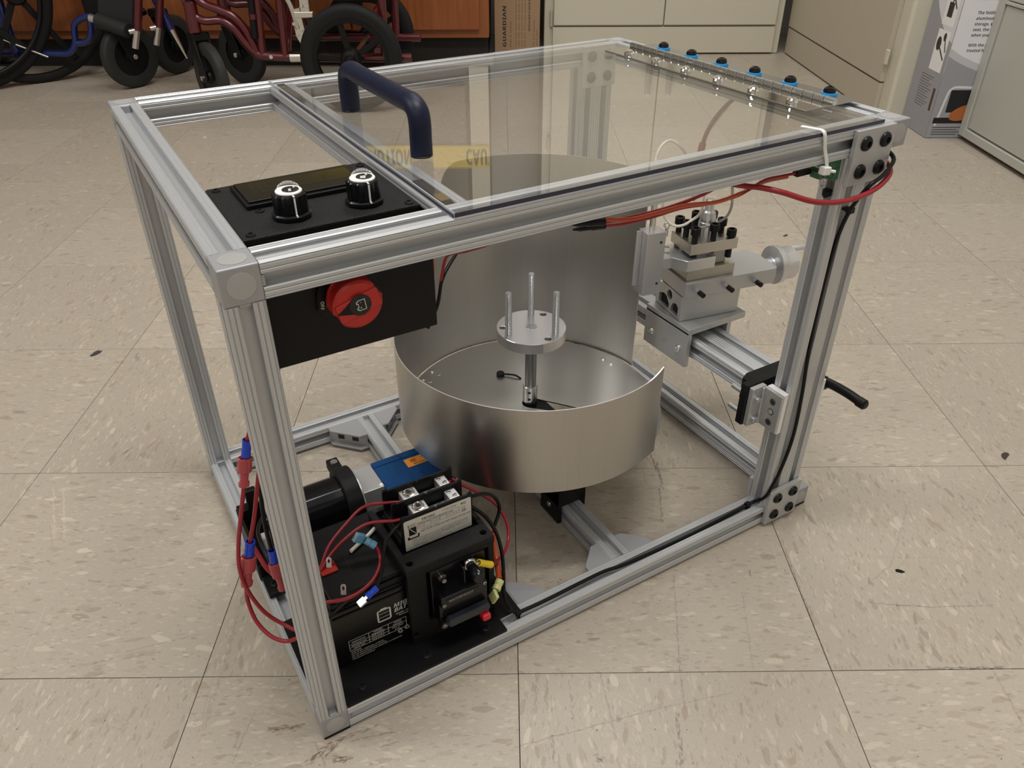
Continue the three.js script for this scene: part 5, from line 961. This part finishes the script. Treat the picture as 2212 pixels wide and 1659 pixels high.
wire('wire', 'black wire curving widest beside the control box side', 'wire', [[0.243, 0.4340, -0.0285], [0.240, 0.410, -0.060], [0.233, 0.386, -0.110], [0.2229, 0.3765, -0.13], [0.2066, 0.371, -0.12], [0.1923, 0.3615, -0.11], [0.182, 0.3447, -0.1], [0.170, 0.328, -0.096]], 0.0015, M.blackWire);
wire('cable', 'white cable looping low in front of the tool slide screws', 'cable', [[0.5345, 0.352, -0.165], [0.5380, 0.340, -0.168], [0.5440, 0.327, -0.176], [0.5480, 0.3185, -0.184], [0.5445, 0.3130, -0.1885], [0.5327, 0.3095, -0.1889], [0.5217, 0.310, -0.1920], [0.5137, 0.317, -0.1965], [0.5092, 0.326, -0.1985], [0.5060, 0.338, -0.197], [0.5100, 0.350, -0.199]], 0.0016, M.whiteWire, 110);
wire('cable', 'white cable arching high above the tool slide under the lid', 'cable', [[0.4975, 0.372, -0.205], [0.5060, 0.3790, -0.2160], [0.5100, 0.3890, -0.2180], [0.519, 0.398, -0.2182], [0.5284, 0.398, -0.2182], [0.5343, 0.394, -0.2142], [0.5434, 0.385, -0.2129], [0.5550, 0.368, -0.212], [0.5660, 0.3480, -0.212], [0.5690, 0.336, -0.2115], [0.5650, 0.326, -0.2105], [0.5560, 0.345, -0.205], [0.549, 0.362, -0.201]], 0.0017, M.whiteWire, 130);
wire('cable', 'grey braided cable curving down behind the orange wire to the tool slide', 'cable', [[0.5623, 0.382, -0.156], [0.5630, 0.36, -0.153], [0.5639, 0.35, -0.152], [0.5690, 0.335, -0.1555], [0.5700, 0.322, -0.1610], [0.5660, 0.312, -0.1700], [0.559, 0.306, -0.1787], [0.5510, 0.303, -0.1865], [0.540, 0.302, -0.193]], 0.0015, M.braid, 100);
{
  const t = wire('cable', 'red-brown cable hanging from the right top rail under the lid with a red sleeve', 'cable', [[0.5935, 0.4375, -0.2], [0.5850, 0.4330, -0.2], [0.57, 0.4209, -0.2], [0.5610, 0.4080, -0.2], [0.5567, 0.3954, -0.2], [0.5530, 0.372, -0.2]], 0.0022, std(lin(0.20, 0.04, 0.03), 0.4));
  part('red_sleeve', latheAlong([0.5570, 0.3965, -0.2], [0.5542, 0.379, -0.2], [[0.0024, 0], [0.0038, 0.0005], [0.0038, 0.017], [0.0024, 0.0178]], 16), M.redWire, t);
}
wire('cable', 'grey cable hanging beside the red-brown one under the lid', 'cable', [[0.5960, 0.4375, -0.2035], [0.5880, 0.4290, -0.2035], [0.5799, 0.422, -0.2035], [0.566, 0.4066, -0.2035], [0.5615, 0.3947, -0.2035], [0.5580, 0.373, -0.2035]], 0.0019, M.braid);
// ---------------------------------------------------------------- two wheelchairs parked at the back (room coordinates)
function wheel(t, c, r, tw, spokes, yaw, mats, rimMat, name = 'wheel') {
  // a tyre ring with rim, hub and moulded spokes; its axle along z before turning by yaw
  const place = (g) => g.rotateY(yaw).translate(...c);
  const m = part(name, place(along(lathe([[r - tw * 1.35, -tw * 0.42], [r - tw * 0.6, -tw * 0.62], [r - tw * 0.12, -tw * 0.46], [r, -tw * 0.16], [r, tw * 0.16], [r - tw * 0.12, tw * 0.46], [r - tw * 0.6, tw * 0.62], [r - tw * 1.35, tw * 0.42], [r - tw * 1.35, -tw * 0.42]], 56, 0.9), 'z')), mats, t);
  const rim = along(lathe([[r - tw * 1.75, -tw * 0.4], [r - tw * 1.28, -tw * 0.48], [r - tw * 1.28, tw * 0.48], [r - tw * 1.75, tw * 0.4], [r - tw * 1.75, -tw * 0.4]], 48, 0.5), 'z');
  part('rim', place(rim), rimMat, m);
  for (let i = 0; i < spokes; i++) { const a = i / spokes * 2 * Math.PI + 0.55, R = r - tw * 1.5; part('spoke', place(box(0, R, -r * 0.055, r * 0.055, -tw * 0.22, tw * 0.22, 0.002).rotateZ(a)), rimMat, m); }
  part('hub', place(along(lathe([[0, -tw * 0.7], [r * 0.17, -tw * 0.6], [r * 0.21, -tw * 0.3], [r * 0.21, tw * 0.3], [r * 0.17, tw * 0.6], [r * 0.10, tw * 0.75], [r * 0.08, tw * 1.0], [0, tw * 1.05]], 28, 0.4), 'z')), rimMat, m);
  return m;
}
function caster(t, c, r, yaw, forkTop, forkMat) {
  const place = (g) => g.rotateY(yaw).translate(...c);
  const m = part('caster', place(along(lathe([[r * 0.62, -0.013], [r * 0.9, -0.015], [r * 0.985, -0.010], [r, -0.004], [r, 0.004], [r * 0.985, 0.010], [r * 0.9, 0.015], [r * 0.62, 0.013], [r * 0.62, -0.013]], 44, 0.9), 'z')), M.casterTyre, t);
  part('caster_hub', place(along(lathe([[0, -0.015], [r * 0.16, -0.015], [r * 0.2, -0.008], [r * 0.64, -0.0085], [r * 0.64, 0.0085], [r * 0.2, 0.008], [r * 0.16, 0.015], [0, 0.015]], 36, 0.4), 'z')), M.blackPl, m);
  const f = part('fork', [place(box(-0.018, 0.018, -0.012, r + 0.022, 0.019, 0.027, 0.005).rotateZ(0.35)), place(box(-0.018, 0.018, -0.012, r + 0.022, -0.027, -0.019, 0.005).rotateZ(0.35)), place(box(-0.026 - r * 0.36, 0.018 - r * 0.36, r * 0.98, r * 0.98 + 0.026, -0.027, 0.027, 0.006))], M.blackPl, t);
  part('axle_bolt', place(cyl('z', [0, 0, 0.0295], 0.0075, 0.008)), M.nickel, f);
  if (forkTop) part('stem', bar([c[0] - r * 0.38 * Math.cos(yaw), c[1] + r + 0.02, c[2] + r * 0.38 * Math.sin(yaw)], forkTop, 0.012), forkMat, t);
}
{
  const t = thing('wheelchair', 'dark red folding transport wheelchair with black solid wheels in front of wooden cabinet', 'wheelchair', [-0.4, 0, -2.2], { room: true });
  const zn = -2.0, zf = -2.38;
  wheel(t, [-0.155, 0.152, zn], 0.15, 0.029, 5, 0, M.tyre, M.blackPl);
  wheel(t, [-0.155, 0.152, zf], 0.15, 0.029, 5, 0, M.tyre, M.blackPl);
  for (const z of [zn - 0.035, zf + 0.035]) {
    const n = z === zn - 0.035;
    part('side_frame', [
      tube([[-0.625, 0.31, z], [-0.60, 0.262, z], [-0.575, 0.252, z], [-0.525, 0.251, z], [-0.497, 0.232, z], [-0.468, 0.188, z], [-0.440, 0.160, z], [-0.41, 0.155, z], [-0.3, 0.15, z], [-0.06, 0.148, z], [0.02, 0.148, z]], 0.0125, { seg: 90, rs: 14 }),
      tube([[-0.600, 0.330, z], [-0.575, 0.300, z], [-0.53, 0.281, z], [-0.49, 0.262, z], [-0.462, 0.225, z], [-0.440, 0.16, z]], 0.012, { seg: 50, rs: 12 }),
      bar([-0.425, 0.15, z], [-0.405, 0.50, z], 0.012), bar([-0.357, 0.15, z], [-0.342, 0.50, z], 0.0125), bar([-0.30, 0.318, z], [-0.02, 0.318, z], 0.0125), bar([-0.06, 0.148, z], [-0.05, 0.6, z], 0.0125), bar([-0.62, 0.46, z], [-0.03, 0.46, z], 0.0125)], M.chairRed, t);
    part('steering_head', [cyl('y', [-0.611, 0.262, z], 0.0185, 0.085, { bevel: 0.003 })], M.chairRed, t);
    part('head_cap', cyl('y', [-0.611, 0.308, z], 0.0135, 0.01, { bevel: 0.002 }), M.blackPl, t);
    caster(t, [-0.585, 0.098, z + (n ? 0.012 : -0.012)], 0.0975, n ? -0.85 : -0.5, [-0.611, 0.226, z], M.blackPl);
    if (n) {
      part('brake_lever', [extrude(poly([[-0.012, 0.04], [0.012, 0.045], [0.022, -0.03], [0.018, -0.052], [0.002, -0.055], [-0.01, -0.03]]), 0.008, 0.0015).translate(-0.302, 0.245, z + 0.02), tube([[-0.352, 0.345, z + 0.02], [-0.335, 0.330, z + 0.02], [-0.318, 0.300, z + 0.02], [-0.302, 0.232, z + 0.024]], 0.008, { rs: 10 })], M.nickel, t);
      part('brake_clamp', [box(-0.29, -0.262, 0.262, 0.345, z + 0.008, z + 0.024, 0.003), box(-0.31, -0.252, 0.262, 0.280, z + 0.010, z + 0.030, 0.004)], M.nickel, t);
      for (const [x, y] of [[-0.284, 0.292], [-0.268, 0.292], [-0.312, 0.247], [-0.293, 0.230], [-0.305, 0.217], [-0.288, 0.203]]) part('rivet', dome(0.005, 0.003, 14).rotateX(Math.PI / 2).translate(x, y, z + 0.0285), M.nickel, t);
      part('axle_sleeve', cyl('x', [-0.318, 0.1505, z], 0.0145, 0.05), M.nickel, t);
      for (const x of [-0.398, -0.22]) part('screw', dome(0.006, 0.004, 14).rotateX(Math.PI / 2).translate(x, 0.154, z + 0.012), M.chrome, t);
      part('black_strap', [bar([-0.436, 0.206, z + 0.012], [-0.424, 0.40, z + 0.012], 0.0095)], M.blackMatte, t);
      part('strap_band', bar([-0.4315, 0.258, z + 0.0125], [-0.4300, 0.272, z + 0.0125], 0.0103), M.chairRed, t);
    }
  }
  part('cross_brace', [bar([-0.35, 0.17, zn - 0.05], [-0.35, 0.44, zf + 0.05], 0.011), bar([-0.33, 0.44, zn - 0.05], [-0.33, 0.17, zf + 0.05], 0.011), bar([-0.08, 0.165, zn - 0.035], [-0.08, 0.165, zf + 0.035], 0.012), bar([-0.10, 0.25, zn - 0.035], [-0.10, 0.25, zf + 0.035], 0.010)], M.chairRed, t);
  part('seat_sling', box(-0.60, -0.06, 0.465, 0.478, zf + 0.02, zn - 0.02, 0.005), M.greyVinyl, t);
  part('axle', [bar([-0.155, 0.152, zn + 0.02], [-0.155, 0.152, zf - 0.02], 0.008)], M.nickel, t);
  // swung-out leg rests hanging in front
  for (const [x, z] of [[-0.842, -2.235], [-0.795, -2.29]]) {
    const l = part('leg_rest', bar([x - 0.022, 0.192, z], [x + 0.05, 0.46, z - 0.01], 0.0125), M.chairRed, t);
    part('chrome_tip', [bar([x - 0.022, 0.200, z], [x - 0.042, 0.140, z + 0.006], 0.0105), bar([x - 0.022, 0.193, z], [x - 0.046, 0.190, z + 0.012], 0.0085)], M.nickel, l);
  }
  part('leg_bar', [bar([-0.795, 0.458, -2.30], [-0.60, 0.458, zf + 0.035], 0.0125), bar([-0.80, 0.458, -2.25], [-0.60, 0.458, zn - 0.035], 0.0125)], M.chairRed, t);
}
{
  const t = thing('wheelchair', 'blue framed wheelchair with large spoked wheels half out of frame at left', 'wheelchair', [-1.3, 0, -2.3], { room: true });
  const yaw = 0.62;
  // large wheel near the left edge
  const c = [-1.452, 0.305, -2.26];
  const place = (g) => g.rotateY(yaw).translate(...c);
  const w1 = part('wheel', place(along(lathe([[0.272, -0.013], [0.290, -0.017], [0.302, -0.010], [0.305, 0], [0.302, 0.010], [0.290, 0.017], [0.272, 0.013], [0.272, -0.013]], 80, 0.9), 'z')), M.tyre, t);
  part('hand_rim', place(new THREE.TorusGeometry(0.262, 0.008, 10, 72).translate(0, 0, 0.03)), M.blackPl, w1);
  for (let i = 0; i < 6; i++) part('spoke', place(box(0, 0.272, -0.012, 0.012, -0.008, 0.008, 0.003).rotateZ(i * Math.PI / 3 + 0.22)), M.blackPl, w1);
  part('hub', place(cyl('z', [0, 0, 0], 0.035, 0.05, { bevel: 0.006 })), M.blackPl, w1);
  const c2 = [-1.62, 0.305, -2.62 + 0.16], place2 = (g) => g.rotateY(yaw).translate(-1.30, 0.28, -2.385);
  const w2 = part('wheel', place2(along(lathe([[0.252, -0.013], [0.268, -0.017], [0.278, -0.010], [0.28, 0], [0.278, 0.010], [0.268, 0.017], [0.252, 0.013], [0.252, -0.013]], 80, 0.9), 'z')).translate(0, 0.0, 0), M.tyre, t);
  part('hub', place2(cyl('z', [0, 0, 0], 0.035, 0.05, { bevel: 0.006 })), M.blackPl, w2);
  for (let i = 0; i < 6; i++) part('spoke', place2(box(0, 0.252, -0.010, 0.010, -0.008, 0.008, 0.003).rotateZ(i * Math.PI / 3)), M.blackPl, w2);
  const z = -2.39;
  part('side_frame', [
    tube([[-1.60, 0.094, z + 0.1], [-1.42, 0.097, z], [-1.30, 0.096, z], [-1.226, 0.092, z], [-1.185, 0.094, z], [-1.165, 0.106, z], [-1.150, 0.130, z], [-1.143, 0.160, z], [-1.135, 0.184, z], [-1.115, 0.199, z], [-1.090, 0.207, z], [-1.060, 0.210, z]], 0.0105, { seg: 110, rs: 12 }),
    tube([[-1.080, 0.205, z], [-1.082, 0.181, z], [-1.090, 0.154, z], [-1.103, 0.136, z], [-1.125, 0.126, z], [-1.148, 0.124, z]], 0.0105, { seg: 50, rs: 12 }),
    bar([-1.395, 0.28, z], [-1.352, 0.10, z], 0.0115), bar([-1.36, 0.085, z], [-1.36, 0.46, z], 0.0125)], M.chairBlue, t);
  part('lower_bar', bar([-1.44, 0.075, -2.35], [-1.31, 0.082, -2.36], 0.012), M.blackPl, t);
  part('brace_rod', bar([-1.40, 0.168, -2.33], [-1.24, 0.088, -2.36], 0.0035), M.nickel, t);
  const pad = part('calf_pad', [bar([-0.995, 0.218, -2.262], [-0.895, 0.190, -2.235], 0.0225, { seg: 20 }), extrude(poly([[-0.995, 0.205], [-0.895, 0.178], [-0.858, 0.30], [-0.965, 0.33]]), 0.012, 0.002).translate(0, 0, -2.272)], M.greyVinyl, t);
  part('chrome_end', bar([-1.000, 0.2195, -2.2635], [-1.018, 0.224, -2.268], 0.0135), M.nickel, pad);
  part('folding_rod', [bar([-0.835, 0.31, -2.32], [-0.785, 0.18, -2.31], 0.0115)], M.chairBlue, t);
  part('rod_tip', bar([-0.787, 0.186, -2.31], [-0.752, 0.094, -2.30], 0.0095, { r2: 0.003 }), M.nickel, t);
  caster(t, [-0.945, 0.1, -2.315], 0.099, 0.95, null, null);
  caster(t, [-0.87, 0.098, -2.515], 0.097, 1.15, null, null);
  part('backrest', box(-1.13, -1.06, 0.2, 0.7, -2.50, -2.46, 0.012), M.blackMatte, t);
  part('front_post', [bar([-1.02, 0.185, -2.46], [-0.985, 0.5, -2.44], 0.016), bar([-0.98, 0.2, -2.40], [-0.93, 0.21, -2.48], 0.012)], M.blackPl, t);
  part('seat_frame', [bar([-1.36, 0.46, z], [-0.84, 0.46, -2.42], 0.0125), bar([-0.985, 0.47, -2.44], [-0.83, 0.31, -2.33], 0.0115)], M.chairBlue, t);
}
// ---------------------------------------------------------------- scraps on the floor
function chip(name, label, x, z, s, h, mat, n = 7, yaw = 0.4) {
  const sh = new THREE.Shape(); reseed(Math.round(x * 1000 + z * 333)); for (let i = 0; i < n; i++) { const a = i / n * 6.283, q = s * rr(0.5, 1); const px = q * Math.cos(a) * 1.5, py = q * Math.sin(a) * 0.7; i ? sh.lineTo(px, py) : sh.moveTo(px, py); } sh.closePath();
  const t = thing(name, label, 'debris', [x, 0, z], { room: false });
  part('flake', extrude(sh, h, 0.0001).rotateX(-Math.PI / 2).rotateY(yaw), mat, t, { at: [x, 0.0001, z] });
}
chip('black_chip', 'small black angular chip on the tile right of the machine', 0.6151, 0.1314, 0.0052, 0.0012, M.blackMatte, 6, -0.9);
chip('dark_chip', 'dark grey flattened scrap on the tile left of the machine', -0.0887, -0.8192, 0.0085, 0.0008, std(lin(0.04, 0.038, 0.045), 0.7), 9, 0.6);
chip('white_chip', 'tiny white paper scrap seen through the open top left bay', 0.3249, -1.9018, 0.0055, 0.001, M.white, 6, 0.1);
chip('brown_scrap', 'dark brown scuffed scrap near the far right tile joint', 0.9067, 0.0714, 0.008, 0.0006, std(lin(0.05, 0.035, 0.03), 0.8), 8, 0.2);
chip('dark_speck', 'small dark speck on the tile behind the tool slide', 1.2026, -0.5887, 0.006, 0.0006, std(lin(0.05, 0.04, 0.03), 0.8), 7, 0.2);


renderer.render(scene, camera);
